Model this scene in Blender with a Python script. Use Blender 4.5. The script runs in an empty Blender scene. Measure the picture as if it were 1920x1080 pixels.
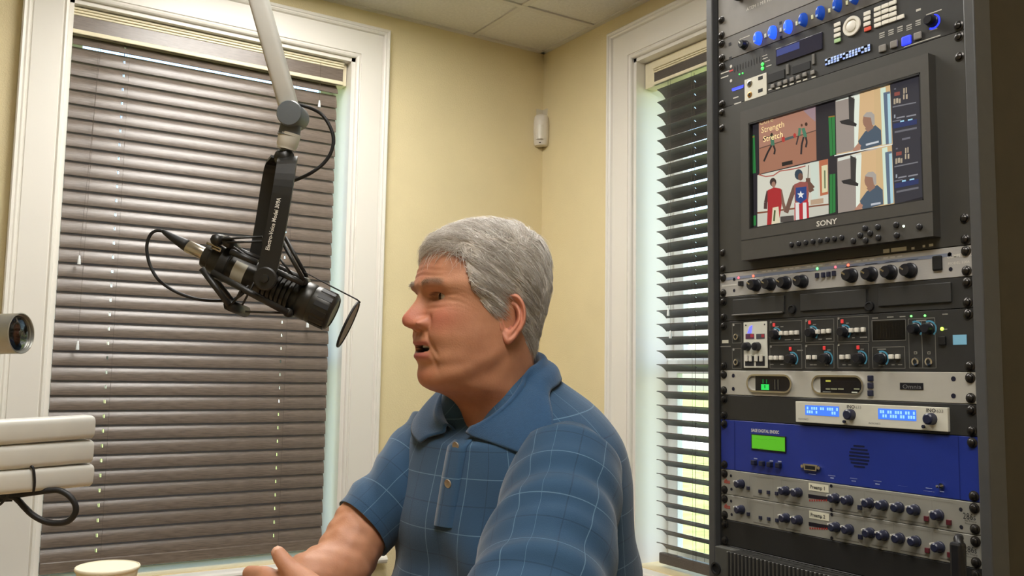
import bpy, bmesh, math, random
import numpy as np
from mathutils import Vector, Matrix
random.seed(7)
rng = np.random.default_rng(7)
sc = bpy.context.scene
COL = sc.collection
PI = math.pi

# ------------------------------------------------------------------ camera
FPX = 1686.33
YAW, PITCH, ROLL = (math.radians(a) for a in (57.5579, 5.44407, 0.90449))
HC = 1.15
_d1 = np.array([math.sin(YAW), 0, math.cos(YAW)])
_d2 = np.array([-math.cos(YAW), 0, math.sin(YAW)])
_up = np.array([0, -1.0, 0])
_P = np.array([[1, 0, 0], [0, math.cos(PITCH), math.sin(PITCH)], [0, -math.sin(PITCH), math.cos(PITCH)]])
_Z = np.array([[math.cos(ROLL), -math.sin(ROLL), 0], [math.sin(ROLL), math.cos(ROLL), 0], [0, 0, 1]])
CM = np.array([_Z @ _P @ d for d in (_d1, _d2, _up)])      # rows: world axes in camera axes (right, down, forward)
cam = bpy.data.cameras.new('camera')
cam.sensor_width = 36.0
cam.lens = FPX / 1920 * 36
cam.clip_start = 0.02
cam_o = bpy.data.objects.new('camera', cam)
COL.objects.link(cam_o)
cam_o.matrix_world = Matrix(((CM[0, 0], -CM[0, 1], -CM[0, 2], 0), (CM[1, 0], -CM[1, 1], -CM[1, 2], 0),
                             (CM[2, 0], -CM[2, 1], -CM[2, 2], HC), (0, 0, 0, 1)))
sc.camera = cam_o

# ------------------------------------------------------------------ world, sun, exposure
sc.view_settings.view_transform = 'Standard'
sc.view_settings.look = 'None'
sc.view_settings.gamma = 1.0
sc.view_settings.use_curve_mapping = False
sc.view_settings.exposure = 0.0
sc.cycles.use_denoising = True
sc.cycles.max_bounces = 8
sc.cycles.sample_clamp_indirect = 6.0
wd = bpy.data.worlds.new('sky')
sc.world = wd
wd.use_nodes = True
wn = wd.node_tree.nodes
wn.clear()
bg = wn.new('ShaderNodeBackground')
sky = wn.new('ShaderNodeTexSky')
sky.sky_type = 'NISHITA'
sky.sun_disc = False
sky.sun_elevation = math.radians(48)
sky.sun_rotation = math.radians(200)
sky.air_density = 1.2
sky.dust_density = 2.0
wo = wn.new('ShaderNodeOutputWorld')
wd.node_tree.links.new(sky.outputs[0], bg.inputs[0])
wd.node_tree.links.new(bg.outputs[0], wo.inputs[0])
bg.inputs[1].default_value = 0.8
sun = bpy.data.lights.new('sun', 'SUN')
sun.energy = 9.0
sun.angle = 0.01
sun.color = (1.0, 0.95, 0.86)
sun_o = bpy.data.objects.new('sun', sun)
COL.objects.link(sun_o)
sun_o.rotation_euler = Vector((0.55, 0.45, -0.85)).to_track_quat('-Z', 'Y').to_euler()   # shines from behind the room, away from both windows

# ------------------------------------------------------------------ pixel helpers
def ray(x, y):
    return CM @ np.array([(x - 960) / FPX, (y - 540) / FPX, 1.0])
def onX(x, y, X):
    d = ray(x, y); t = X / d[0]
    return Vector((X, d[1] * t, HC + d[2] * t))
def onY(x, y, Y):
    d = ray(x, y); t = Y / d[1]
    return Vector((d[0] * t, Y, HC + d[2] * t))
def atd(x, y, t):
    d = ray(x, y) * t
    return Vector((d[0], d[1], HC + d[2]))
CR, CD, CF = (Vector(CM[:, i]) for i in range(3))          # camera right, down, forward in the world

# ------------------------------------------------------------------ materials
def lin(c):
    if isinstance(c, str):
        c = [int(c[i:i + 2], 16) for i in (0, 2, 4)]
    c = [v / 255 for v in c]
    return tuple(v / 12.92 if v <= 0.04045 else ((v + 0.055) / 1.055) ** 2.4 for v in c) + (1.0,)
MATS = {}
def mat(name, col, rough=0.5, metal=0.0, var=0.06, scale=40.0, bump=0.0, bscale=200.0, spec=0.5, emit=0.0, stretch=None, coat=0.0, sheen=0.0, trans=0.0):
    if name in MATS:
        return MATS[name]
    m = bpy.data.materials.new(name)
    m.use_nodes = True
    nt = m.node_tree
    b = nt.nodes['Principled BSDF']
    b.inputs['Roughness'].default_value = rough
    b.inputs['Metallic'].default_value = metal
    b.inputs['Specular IOR Level'].default_value = spec
    b.inputs['Coat Weight'].default_value = coat
    b.inputs['Sheen Weight'].default_value = sheen
    c = lin(col)
    tc = nt.nodes.new('ShaderNodeTexCoord')
    src = tc.outputs['Object']
    if stretch:
        mp = nt.nodes.new('ShaderNodeMapping')
        mp.inputs['Scale'].default_value = stretch
        nt.links.new(src, mp.inputs[0]); src = mp.outputs[0]
    nz = nt.nodes.new('ShaderNodeTexNoise')
    nz.inputs['Scale'].default_value = scale
    nz.inputs['Detail'].default_value = 4
    nt.links.new(src, nz.inputs['Vector'])
    rp = nt.nodes.new('ShaderNodeValToRGB')
    rp.color_ramp.elements[0].position = 0.3
    rp.color_ramp.elements[1].position = 0.7
    rp.color_ramp.elements[0].color = tuple(v * (1 - var) for v in c[:3]) + (1,)
    rp.color_ramp.elements[1].color = tuple(min(1, v * (1 + var)) for v in c[:3]) + (1,)
    nt.links.new(nz.outputs['Fac'], rp.inputs[0])
    nt.links.new(rp.outputs[0], b.inputs['Base Color'])
    if emit:
        nt.links.new(rp.outputs[0], b.inputs['Emission Color'])
        b.inputs['Emission Strength'].default_value = emit
    if bump:
        n2 = nt.nodes.new('ShaderNodeTexNoise')
        n2.inputs['Scale'].default_value = bscale
        n2.inputs['Detail'].default_value = 3
        nt.links.new(src, n2.inputs['Vector'])
        bp = nt.nodes.new('ShaderNodeBump')
        bp.inputs['Strength'].default_value = bump
        bp.inputs['Distance'].default_value = 0.002
        nt.links.new(n2.outputs['Fac'], bp.inputs['Height'])
        nt.links.new(bp.outputs[0], b.inputs['Normal'])
    MATS[name] = m
    return m
def vmat(name, rough=0.6, emit=0.0, spec=0.3):
    """colour read from the mesh's own colour attribute (flat print, screens)"""
    m = bpy.data.materials.new(name)
    m.use_nodes = True
    nt = m.node_tree
    b = nt.nodes['Principled BSDF']
    a = nt.nodes.new('ShaderNodeAttribute')
    a.attribute_name = 'Col'
    b.inputs['Roughness'].default_value = rough
    b.inputs['Specular IOR Level'].default_value = spec
    if emit:
        b.inputs['Base Color'].default_value = (0.01, 0.01, 0.01, 1)
        nt.links.new(a.outputs['Color'], b.inputs['Emission Color'])
        b.inputs['Emission Strength'].default_value = emit
    else:
        nt.links.new(a.outputs['Color'], b.inputs['Base Color'])
    return m

# ------------------------------------------------------------------ mesh helpers
class MB:
    """collects shapes given in world coordinates; build() links them as one mesh object"""
    def __init__(s):
        s.bm = bmesh.new()
    def poly(s, pts):
        vs = [s.bm.verts.new(p) for p in pts]
        return s.bm.faces.new(vs)
    def hexa(s, p):
        """8 corners: bottom ring then top ring"""
        v = [s.bm.verts.new(q) for q in p]
        for f in ((3, 2, 1, 0), (4, 5, 6, 7), (0, 1, 5, 4), (1, 2, 6, 5), (2, 3, 7, 6), (3, 0, 4, 7)):
            s.bm.faces.new([v[i] for i in f])
        return v
    def box(s, a, b, bev=0.0, seg=2):
        x0, y0, z0 = (min(a[i], b[i]) for i in range(3))
        x1, y1, z1 = (max(a[i], b[i]) for i in range(3))
        n0 = len(s.bm.verts)
        v = s.hexa([(x0, y0, z0), (x1, y0, z0), (x1, y1, z0), (x0, y1, z0), (x0, y0, z1), (x1, y0, z1), (x1, y1, z1), (x0, y1, z1)])
        if bev:
            es = list({e for q in v for e in q.link_edges})
            bmesh.ops.bevel(s.bm, geom=es, offset=bev, segments=seg, affect='EDGES', profile=0.5)
        return s
    def loft(s, rings, closed=True, cap=True):
        """rings: lists of points with equal length"""
        R = [[s.bm.verts.new(p) for p in r] for r in rings]
        n = len(R[0])
        for a, b in zip(R, R[1:]):
            for i in range(n if closed else n - 1):
                j = (i + 1) % n
                try:
                    s.bm.faces.new((a[i], a[j], b[j], b[i]))
                except ValueError:
                    pass
        if cap and closed:
            s.bm.faces.new(R[0][::-1])
            s.bm.faces.new(R[-1])
        return R
    def tube(s, pts, r, n=10, cap=True):
        pts = [Vector(p) for p in pts]
        rr = r if hasattr(r, '__len__') else [r] * len(pts)
        t = (pts[1] - pts[0]).normalized()
        u = t.orthogonal().normalized()
        rings = []
        for i, p in enumerate(pts):
            if 0 < i < len(pts) - 1:
                t2 = ((pts[i + 1] - p).normalized() + (p - pts[i - 1]).normalized())
            elif i == 0:
                t2 = pts[1] - p
            else:
                t2 = p - pts[i - 1]
            t2 = t2.normalized()
            u = (u - t2 * u.dot(t2)).normalized()
            w = t2.cross(u)
            rings.append([p + (u * math.cos(2 * PI * k / n) + w * math.sin(2 * PI * k / n)) * rr[i] for k in range(n)])
        s.loft(rings, True, cap)
        return s
    def lathe(s, org, axis, prof, n=24, up=None):
        """prof: (distance along axis, radius) pairs; closed with caps"""
        org = Vector(org); ax = Vector(axis).normalized()
        u = (Vector(up) - ax * Vector(up).dot(ax)).normalized() if up is not None else ax.orthogonal().normalized()
        w = ax.cross(u)
        rings = [[org + ax * d + (u * math.cos(2 * PI * k / n) + w * math.sin(2 * PI * k / n)) * max(r, 1e-5) for k in range(n)] for d, r in prof]
        s.loft(rings)
        return s
    def extrude(s, pts, vec):
        """planar outline swept along vec"""
        vec = Vector(vec)
        a = [Vector(p) for p in pts]
        s.loft([a, [p + vec for p in a]])
        return s
    def build(s, name, m, parent=None, smooth=False, angle=None):
        bmesh.ops.recalc_face_normals(s.bm, faces=s.bm.faces)
        off = wloc(parent)
        for v in s.bm.verts:
            v.co -= off
        me = bpy.data.meshes.new(name)
        s.bm.to_mesh(me); s.bm.free()
        if smooth:
            for p in me.polygons:
                p.use_smooth = True
            if angle:
                me.set_sharp_from_angle(angle=math.radians(angle))
        for q in (m if isinstance(m, (list, tuple)) else [m]):
            me.materials.append(q)
        return link(name, me, parent)
def wloc(o):
    v = Vector((0, 0, 0))
    while o is not None:
        v += o.location; o = o.parent
    return v
def link(name, data, parent=None):
    o = bpy.data.objects.new(name, data)
    COL.objects.link(o)
    if parent is not None:
        o.parent = parent
    return o
def thing(name, label, cat, loc, group=None):
    o = link(name, None)
    o.location = loc
    o.empty_display_size = 0.05
    return tag(o, label, cat, group)
def tag(o, label=None, cat=None, group=None, kind=None):
    if label: o['label'] = label
    if cat: o['category'] = cat
    if group: o['group'] = group
    if kind: o['kind'] = kind
    return o
def struct(o, label=None):
    o['kind'] = 'structure'
    if label: o['label'] = label
    return o
def rmesh(name, verts, faces, m, parent=None, smooth=True):
    off = wloc(parent)
    me = bpy.data.meshes.new(name)
    me.from_pydata([tuple(Vector(v) - off) for v in verts], [], faces)
    me.update()
    if smooth:
        for p in me.polygons:
            p.use_smooth = True
    me.materials.append(m)
    return link(name, me, parent)
def text_mesh(name, txt, m, parent, org, right, upv, height, align='LEFT', width=None, depth=0.0003, bold=False):
    """lettering as mesh; org = baseline start (or centre), right/up give the plane"""
    cu = bpy.data.curves.new(name, 'FONT')
    cu.body = txt
    cu.align_x = align
    cu.size = 1.0
    cu.extrude = 0.0
    if bold:
        cu.offset = 0.02
    cu.resolution_u = 2
    o = bpy.data.objects.new(name, cu)
    COL.objects.link(o)
    bpy.context.view_layer.update()
    dg = bpy.context.evaluated_depsgraph_get()
    me = bpy.data.meshes.new_from_object(o.evaluated_get(dg))
    bpy.data.objects.remove(o)
    bpy.data.curves.remove(cu)
    co = np.array([v.co[:] for v in me.vertices])
    s = height / 0.69
    sx = s
    if width and len(co):
        sx = width / max(1e-6, co[:, 0].max() - co[:, 0].min())
    R_, U_ = Vector(right).normalized(), Vector(upv).normalized()
    N_ = R_.cross(U_)
    off = wloc(parent)
    for v, c in zip(me.vertices, co):
        v.co = Vector(org) - off + R_ * (c[0] * sx) + U_ * (c[1] * s) + N_ * depth
    me.materials.clear(); me.materials.append(m)
    me.name = name
    return link(name, me, parent)
class Print:
    """flat coloured polygons (printed marks or a screen picture) laid on a plane"""
    def __init__(s):
        s.v = []; s.f = []; s.c = []
    def add(s, pts, col):
        k = len(s.v)
        s.v += [Vector(p) for p in pts]
        s.f.append(list(range(k, k + len(pts))))
        s.c.append(lin(col))
    def build(s, name, m, parent):
        o = rmesh(name, s.v, s.f, m, parent, smooth=False)
        if len(s.f) > 1: o['kind'] = 'stuff'
        at = o.data.color_attributes.new('Col', 'FLOAT_COLOR', 'CORNER')
        i = 0
        for p, c in zip(o.data.polygons, s.c):
            for _ in p.vertices:
                at.data[i].color = c; i += 1
        return o

# ================================================================== THE ROOM
XW, YW, CEIL = 2.0832, 3.0556, 2.5
X0, Y0 = -2.3, -2.0                       # far walls behind the camera
TH = 0.22
M_wall = mat('yellow_wall_vinyl', 'e9dab0', 0.62, var=0.025, scale=6, bump=0.6, bscale=240, spec=0.3)
M_ceil = mat('ceiling_tile_mineral', 'e6e3dc', 0.9, var=0.05, scale=90, bump=0.6, bscale=170, spec=0.1)
M_tee = mat('ceiling_tee_white', 'dedad2', 0.6, var=0.02)
M_carpet = mat('carpet_grey', '6d6459', 0.95, var=0.2, scale=300, bump=0.8, bscale=500, spec=0.1)
M_trim = mat('white_trim_paint', 'efebe3', 0.38, var=0.01, scale=3)
M_sash = mat('white_sash_vinyl', 'e9ecea', 0.4, var=0.015)
M_slat = mat('brown_faux_wood_slat', '74685f', 0.27, var=0.24, scale=26, bump=0.12, bscale=120, stretch=(1.0, 14, 14), spec=0.75)
M_slat2 = mat('backlit_faux_wood_slat', '57504c', 0.38, var=0.22, scale=26, bump=0.12, bscale=120, stretch=(1.0, 14, 14), spec=0.5)  # same slats as the other window, backlit darkness put into the colour
M_cream = mat('cream_valance_trim', 'efe5c6', 0.45, var=0.03)
M_cord = mat('taupe_blind_cord', '5b4f47', 0.8, var=0.1)
M_clear = mat('clear_plastic_tassel', 'dfe4e6', 0.12, var=0.02, spec=0.8)
M_black = mat('black_plastic', '17171a', 0.42, var=0.1)

# glass: lets light straight through and mirrors a little
M_glass = bpy.data.materials.new('window_glass')
M_glass.use_nodes = True
_n = M_glass.node_tree.nodes; _n.clear()
_t = _n.new('ShaderNodeBsdfTransparent'); _g = _n.new('ShaderNodeBsdfGlossy'); _mx = _n.new('ShaderNodeMixShader'); _o = _n.new('ShaderNodeOutputMaterial')
_g.inputs['Roughness'].default_value = 0.02
_t.inputs['Color'].default_value = (0.93, 0.96, 0.95, 1)
_mx.inputs[0].default_value = 0.06
M_glass.node_tree.links.new(_t.outputs[0], _mx.inputs[1]); M_glass.node_tree.links.new(_g.outputs[0], _mx.inputs[2])
M_glass.node_tree.links.new(_mx.outputs[0], _o.inputs[0])

# opening sizes in wall coordinates (u along the wall to the right, v up, n into the room)
ZB, ZT, CW = 0.50, 2.305, 0.128
def WL(u, v, n): return Vector((u, YW - n, v))
def WR(u, v, n): return Vector((XW - n, -u, v))
OPL = (0.280, 1.238)
OPR = (-2.469, -1.511)

def wall_with_hole(name, W, u0, u1, op):
    b = MB()
    for (a, c, e, f) in ((u0, op[0], 0, CEIL + .1), (op[1], u1, 0, CEIL + .1), (op[0], op[1], 0, ZB), (op[0], op[1], ZT, CEIL + .1)):
        b.box(W(a, e, 0), W(c, f, -TH))
    return struct(b.build(name, M_wall))
wall_with_hole('wall_left', WL, X0, XW + TH, OPL)
wall_with_hole('wall_right', WR, -YW, -Y0, OPR)
struct(MB().box((X0, Y0, 0), (XW, Y0 - TH, CEIL + .1)).build('wall_near', M_wall))
struct(MB().box((X0 - TH, Y0 - TH, 0), (X0, YW + TH, CEIL + .1)).build('wall_far_left', M_wall))
struct(MB().box((X0 - TH, Y0 - TH, -0.12), (XW + TH, YW + TH, 0)).build('floor', M_carpet))
ceil = struct(MB().box((X0 - TH, Y0 - TH, CEIL + 0.1), (XW + TH, YW + TH, CEIL + 0.2)).build('ceiling', M_ceil))
# suspended ceiling: tee bars and lay-in tiles
gx = [XW]; x = XW - 0.343
while x > X0: gx.append(x); x -= 0.61
gx.append(X0)
gy = [YW]; y = YW - 0.3605
while y > Y0: gy.append(y); y -= 0.61
gy.append(Y0)
TROFFERS = [(2, 1), (3, 4)]                    # (column, first row) each takes two rows
taken = {(c, r + k) for c, r in TROFFERS for k in (0, 1)}
tile_meshes = {}
for i in range(len(gx) - 1):
    for j in range(len(gy) - 1):
        if (i, j) in taken: continue
        w, d = gx[i] - gx[i + 1], gy[j] - gy[j + 1]
        key = (round(w, 3), round(d, 3))
        if key not in tile_meshes:
            b = MB().box((-w / 2 + .005, -d / 2 + .005, 0), (w / 2 - .005, d / 2 - .005, 0.016))
            o = b.build('ceiling_tile', M_ceil, None)
            tile_meshes[key] = o.data
        else:
            o = link('ceiling_tile', tile_meshes[key])
        o.parent = ceil
        o.location = ((gx[i] + gx[i + 1]) / 2, (gy[j] + gy[j + 1]) / 2, CEIL + 0.004)
for x in gx[1:-1]:
    MB().box((x - .012, Y0, CEIL - .002), (x + .012, YW, CEIL + .004)).build('tee_bar', M_tee, ceil)
for y in gy[1:-1]:
    MB().box((X0, y - .012, CEIL - .0025), (XW, y + .012, CEIL + .0035)).build('tee_bar', M_tee, ceil)
MB().box((X0, YW - .02, CEIL - .003), (XW, YW, CEIL + .004)).build('wall_angle', M_tee, ceil)
MB().box((XW - .02, Y0, CEIL - .003), (XW, YW, CEIL + .004)).build('wall_angle', M_tee, ceil)
# recessed fluorescent troffers
M_diff = bpy.data.materials.new('troffer_diffuser')
M_diff.use_nodes = True
_b = M_diff.node_tree.nodes['Principled BSDF']
_b.inputs['Base Color'].default_value = (0.9, 0.9, 0.88, 1)
_b.inputs['Emission Color'].default_value = (1.0, 0.97, 0.92, 1)
_b.inputs['Emission Strength'].default_value = 18.0
M_tro = mat('troffer_white_steel', 'e6e6e2', 0.4, var=0.02)
for k, (c, r) in enumerate(TROFFERS):
    xa, xb, ya, yb = gx[c + 1], gx[c], gy[r + 2], gy[r]
    t = thing('ceiling_light', ['recessed fluorescent ceiling light above the desk, nearest the blind-covered left window',
                                'recessed fluorescent ceiling light behind the camera'][k], 'ceiling light', ((xa + xb) / 2, (ya + yb) / 2, CEIL), 'fluorescent ceiling lights')
    f = MB()
    for (p, q) in (((xa + .005, ya + .005), (xb - .005, ya + .04)), ((xa + .005, yb - .04), (xb - .005, yb - .005)), ((xa + .005, ya + .04), (xa + .04, yb - .04)), ((xb - .04, ya + .04), (xb - .005, yb - .04))):
        f.box((p[0], p[1], CEIL + .005), (q[0], q[1], CEIL + .03))
    f.box((xa + .005, ya + .005, CEIL + .06), (xb - .005, yb - .005, CEIL + .09))
    f.build('housing', M_tro, t)
    MB().box((xa + .04, ya + .04, CEIL + .012), (xb - .04, yb - .04, CEIL + .018)).build('diffuser', M_diff, t)

# ------------------------------------------------------------------ windows
PROF = [(0, 0), (0, .010), (.003, .014), (.009, .016), (.013, .013), (.014, .011), (.0165, .011), (.0175, .016), (.098, .018), (.100, .014), (.103, .014),
        (.106, .023), (.111, .026), (.116, .024), (.118, .028), (.124, .030), (.128, .027), (.128, 0)]
def window(name, W, op, label):
    u0, u1 = op
    t = struct(link(name, None)); t.location = W((u0 + u1) / 2, ZB, 0); t['label'] = label
    for nm, A, B in (('side_casing', lambda a: (u0 - a, ZB - .012), lambda a: (u0 - a, ZT + a)),
                     ('side_casing', lambda a: (u1 + a, ZB - .012), lambda a: (u1 + a, ZT + a)),
                     ('head_casing', lambda a: (u0 - a, ZT + a), lambda a: (u1 + a, ZT + a))):
        b = MB()
        b.loft([[W(*A(a), n) for a, n in PROF], [W(*B(a), n) for a, n in PROF]])
        b.build(nm, M_trim, t)
    # stool with rounded nose, apron
    b = MB()
    pr = [(.045, ZB - .004), (.052, ZB - .009), (.055, ZB - .016), (.052, ZB - .024), (.045, ZB - .03), (0, ZB - .03), (0, ZB - .004)]
    b.loft([[W(u0 - CW - .035, v, n) for n, v in pr if n >= 0] , [W(u1 + CW + .035, v, n) for n, v in pr if n >= 0]])
    b.build('stool', M_trim, t)
    MB().box(W(u0, ZB - .03, .0), W(u1, ZB - .004, -.22)).build('inner_sill', M_trim, t)
    MB().box(W(u0 - CW + .01, ZB - .1, 0), W(u1 + CW - .01, ZB - .03, .016), .003).build('apron', M_trim, t)
    # jambs with a stop bead
    for a, c in ((u0, u0 + .014), (u1 - .014, u1)):
        MB().box(W(a, ZB, 0), W(c, ZT, -TH)).build('jamb', M_trim, t)
    MB().box(W(u0, ZT - .014, 0), W(u1, ZT, -TH)).build('head_jamb', M_trim, t)
    i0, i1, zb, zt = u0 + .014, u1 - .014, ZB - .004, ZT - .014
    zm = 1.19
    for nm, za, zc, n0, n1 in (('upper_sash', zm - .02, zt, -.180, -.208), ('lower_sash', zb, zm + .02, -.150, -.178)):
        b = MB(); s = .05
        b.box(W(i0, za, n0), W(i0 + s, zc, n1), .003); b.box(W(i1 - s, za, n0), W(i1, zc, n1), .003)
        b.box(W(i0 + s, za, n0), W(i1 - s, za + s, n1), .003); b.box(W(i0 + s, zc - s, n0), W(i1 - s, zc, n1), .003)
        sa = b.build(nm, M_sash, t)
        MB().box(W(i0 + s - .004, za + s - .004, (n0 + n1) / 2 - .002), W(i1 - s + .004, zc - s + .004, (n0 + n1) / 2 + .002)).build('pane', M_glass, sa)
    return t
window('window_1', WL, OPL, 'white cased window behind the closed brown blind on the left wall')
window('window_2', WR, OPR, 'white cased window with half-open dark blind beside the equipment rack')

# ------------------------------------------------------------------ blinds
SW, STH, CROWN = 0.0508, 0.0028, 0.0052
def slat_mesh(L, holes, m, hw=.0028, hl=.0055):
    us = [0.0]
    for h in holes: us += [h - hw, h + hw]
    us.append(L)
    ws = [-SW / 2, -.020, -.014, -hl, 0, hl, .014, .020, SW / 2]
    V, F = [], []
    def crown(w): return CROWN * (1 - (2 * w / SW) ** 2)
    for side in (1, 0):
        for u in us:
            for w in ws:
                V.append((u, w, crown(w) + (STH if side else 0)))
    nu, nw = len(us), len(ws)
    def ix(s, i, j): return s * nu * nw + i * nw + j
    def hole(i, j): return i % 2 == 1 and 3 <= j <= 4
    for i in range(nu - 1):
        for j in range(nw - 1):
            if hole(i, j): continue
            F.append((ix(0, i, j), ix(0, i + 1, j), ix(0, i + 1, j + 1), ix(0, i, j + 1)))
            F.append((ix(1, i, j), ix(1, i, j + 1), ix(1, i + 1, j + 1), ix(1, i + 1, j)))
    for i in range(nu - 1):
        for j in (0, nw - 1):
            a, b_ = ix(0, i, j), ix(0, i + 1, j); c, d = ix(1, i + 1, j), ix(1, i, j)
            F.append((d, c, b_, a) if j == 0 else (a, b_, c, d))
        if i % 2 == 1:
            for j in (3, 5):
                F.append((ix(0, i, j), ix(0, i + 1, j), ix(1, i + 1, j), ix(1, i, j)))
            for ii in (i, i + 1):
                F.append((ix(0, ii, 3), ix(0, ii, 4), ix(1, ii, 4), ix(1, ii, 3)))
                F.append((ix(0, ii, 4), ix(0, ii, 5), ix(1, ii, 5), ix(1, ii, 4)))
    for i in (0, nu - 1):
        for j in range(nw - 1):
            F.append((ix(0, i, j), ix(0, i, j + 1), ix(1, i, j + 1), ix(1, i, j)))
    me = bpy.data.meshes.new('slat')
    me.from_pydata(V, [], F); me.update()
    me.materials.append(m)
    for p in me.polygons: p.use_smooth = True
    me.set_sharp_from_angle(angle=math.radians(40))
    return me
def tassel(W, u, v, n, parent, h=.024, r=.0055):
    MB().lathe(W(u, v, n), (0, 0, -1), [(0, .0015), (.002, .003), (h * .35, .0034), (h * .4, .0042), (h, r), (h + .001, r * .6)], 12).build('tassel', M_clear, parent, True, 40)
def blind(name, W, op, ua, ub, label, tilt, z_top, z_low, pitch, holes, nslat, m, val, sgn):
    """ua..ub: slat ends; tilt: angle per slat; val: valance line heights (4 values, top first)"""
    t = thing(name, label, 'window blind', W((ua + ub) / 2, z_low, nslat))
    rot = Matrix(((W(1, 0, 0) - W(0, 0, 0)), (W(0, 0, -1) - W(0, 0, 0)), Vector((0, 0, 1)))).transposed()   # local x along the wall, y outward, z up
    me = slat_mesh(ub - ua, [h - ua for h in holes], m)
    n = int(round((z_top - z_low - .035) / pitch)); pitch = (z_top - z_low - .035) / (n - 1)
    for k in range(n):
        z = z_top - k * pitch
        a = tilt(k)
        o = link('slat', me, t)
        o.rotation_euler = (rot @ Matrix.Rotation(a, 3, 'X')).to_euler()
        o.location = W(ua, z, nslat) - t.location
    # bottom rail
    MB().box(W(ua, z_low - .022, nslat - .012), W(ub, z_low + .014, nslat + .012), .004).build('bottom_rail', m, t)
    # headrail and valance
    MB().box(W(op[0] + .018, val[3] + .004, nslat - .028), W(op[1] - .018, ZT - .018, nslat + .018)).build('headrail', M_cream, t)
    vn = nslat + .024
    MB().box(W(ua - .004, val[3], vn), W(ub + .012, val[1] + .004, vn + .006)).build('valance_board', m, t)
    b = MB(); zt_, zc = val[0], val[1]; k = (zt_ - zc) / 3
    for q in range(3):
        b.box(W(ua - .006, zc + q * k, vn), W(ub + .014, zc + (q + 1) * k - .0015, vn + .009 + q * .003), .0012, 1)
    b.build('valance_trim', M_cream, t)
    MB().box(W(ua - .006, val[3], vn), W(ub + .014, val[2], vn + .011), .002).build('valance_trim', M_cream, t)
    # ladder strings: front and back verticals at each row of holes, lift cord in the holes
    for h in holes:
        MB().tube([W(h, z_low, nslat), W(h, val[3] + .01, nslat)], .0009, 6).build('lift_cord', M_cord, t)
        for s in (-1, 1):
            MB().tube([W(h + .012, z_low, nslat + s * .0255), W(h + .012, val[3] + .01, nslat + s * .0255)], .0005, 5).build('ladder_string', M_cord, t)
    return t
NS = -.058
pY = YW - NS - .03
vl = [onY(300, py, YW - NS - .03).z for py in ()]
def zL(px, py): return onY(px, py, YW - NS - .024)[2]
val_l = [zL(146, 15.5), zL(146, 30), zL(143, 56), zL(143, 64)]
hL = [onY(208, 540, YW - NS).x, onY(529, 540, YW - NS).x]
hL = [hL[0], onY(523, 720, YW - NS).x]
ub_l = onY(612, 700, YW - NS).x
def tiltL(k):
    return math.radians(74.5 - (25 if k == 0 else 0) + 1.0 * math.sin(k * 2.3))
bl = blind('window_blind', WL, OPL, OPL[0] + .02, ub_l, 'closed brown wood-look slat blind in the window behind the microphone', tiltL,
           val_l[3] - .012, 0.545, 0.0452, hL, NS, M_slat, val_l, 1)
# pull cords with tassels hanging in front of the slats
for (x, y, xt, yt) in ((146, 640, 186, 80), (149, 480, 190, 80)):
    e = onY(x, y, YW - NS - .034); s = onY(xt, yt, YW - NS - .034)
    MB().tube([(e.x, e.y, e.z), (s.x, s.y, s.z)], .0006, 5).build('pull_cord', M_cord, bl)
    tassel(WL, e.x, e.z + .002, YW - e.y, bl, .028)
for (x, y, yt) in ((577, 600, 300), (599, 188, 165)):
    e = onY(x, y, YW - NS - .034)
    MB().tube([e, e + Vector((0, 0, .25))], .0006, 5).build('pull_cord', M_cord, bl)
    tassel(WL, e.x, e.z, YW - e.y, bl, .026)
def zR(px, py): return onX(px, py, XW - NS - .024)[2]
val_r = [zR(1216, 133), zR(1216, 143), zR(1216, 160), zR(1216, 166)]
NSR = -.058
ua_r = -onX(1240, 700, XW - NSR).y
hR = [-onX(1303, 500, XW - NSR).y, OPR[1] - .15]
def tiltR(k):
    return -math.radians(27 + (6 if k < 5 else 0) + 1.2 * math.sin(k * 1.7))
br = blind('window_blind', WR, OPR, ua_r, OPR[1] - .03, 'half-open dark slat blind with daylight between its slats, beside the rack', tiltR,
           val_r[3] - .03, 0.535, 0.0452, hR, NSR, M_slat2, val_r, 1)
for (x, y) in ((1253, 578), (1257, 620)):
    e = onX(x, y, XW - NSR - .034)
    MB().tube([e, (e.x, e.y, val_r[3])], .0006, 5).build('pull_cord', M_cord, br)
    tassel(WR, -e.y, e.z, XW - e.x, br, .026)

# ------------------------------------------------------------------ corner motion sensor
M_pir = mat('white_sensor_plastic', 'e4ddd2', 0.4, var=0.02)
_c = Vector((XW - .018, YW - .018, 2.09))
t = thing('motion_sensor', 'small white motion sensor mounted in the room corner', 'sensor', (_c.x, _c.y, 2.09))
dn = Vector((-1, -1, 0)).normalized(); dr = Vector((1, -1, 0)).normalized()
rings = []
for z, w, d in ((2.092, .020, .020), (2.094, .027, .030), (2.105, .030, .036), (2.15, .0325, .040), (2.19, .032, .040), (2.215, .029, .036), (2.222, .024, .03)):
    rings.append([Vector((XW - .022, YW - .022, z)) + dr * (w * math.sin(a)) + dn * (-.005 + d * max(0, math.cos(a)) ** .6 if math.cos(a) > 0 else -.005) for a in np.linspace(-PI / 2, PI / 2, 15)])
b = MB(); b.loft(rings); b.build('housing', M_pir, t, True, 50)
b = MB()
wv = [Vector((XW - .022, YW - .022, 0)) + dr * (.021 * math.sin(a)) + dn * (-.002 + .042 * max(0.02, math.cos(a)) ** .6) for a in np.linspace(-1.1, 1.1, 9)]
b.loft([[p + Vector((0, 0, 2.115)) for p in wv], [p + Vector((0, 0, 2.175)) for p in wv]], closed=False)
b.build('lens', mat('milky_lens', 'ebe6dc', 0.3, var=0.02), t, True)
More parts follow.
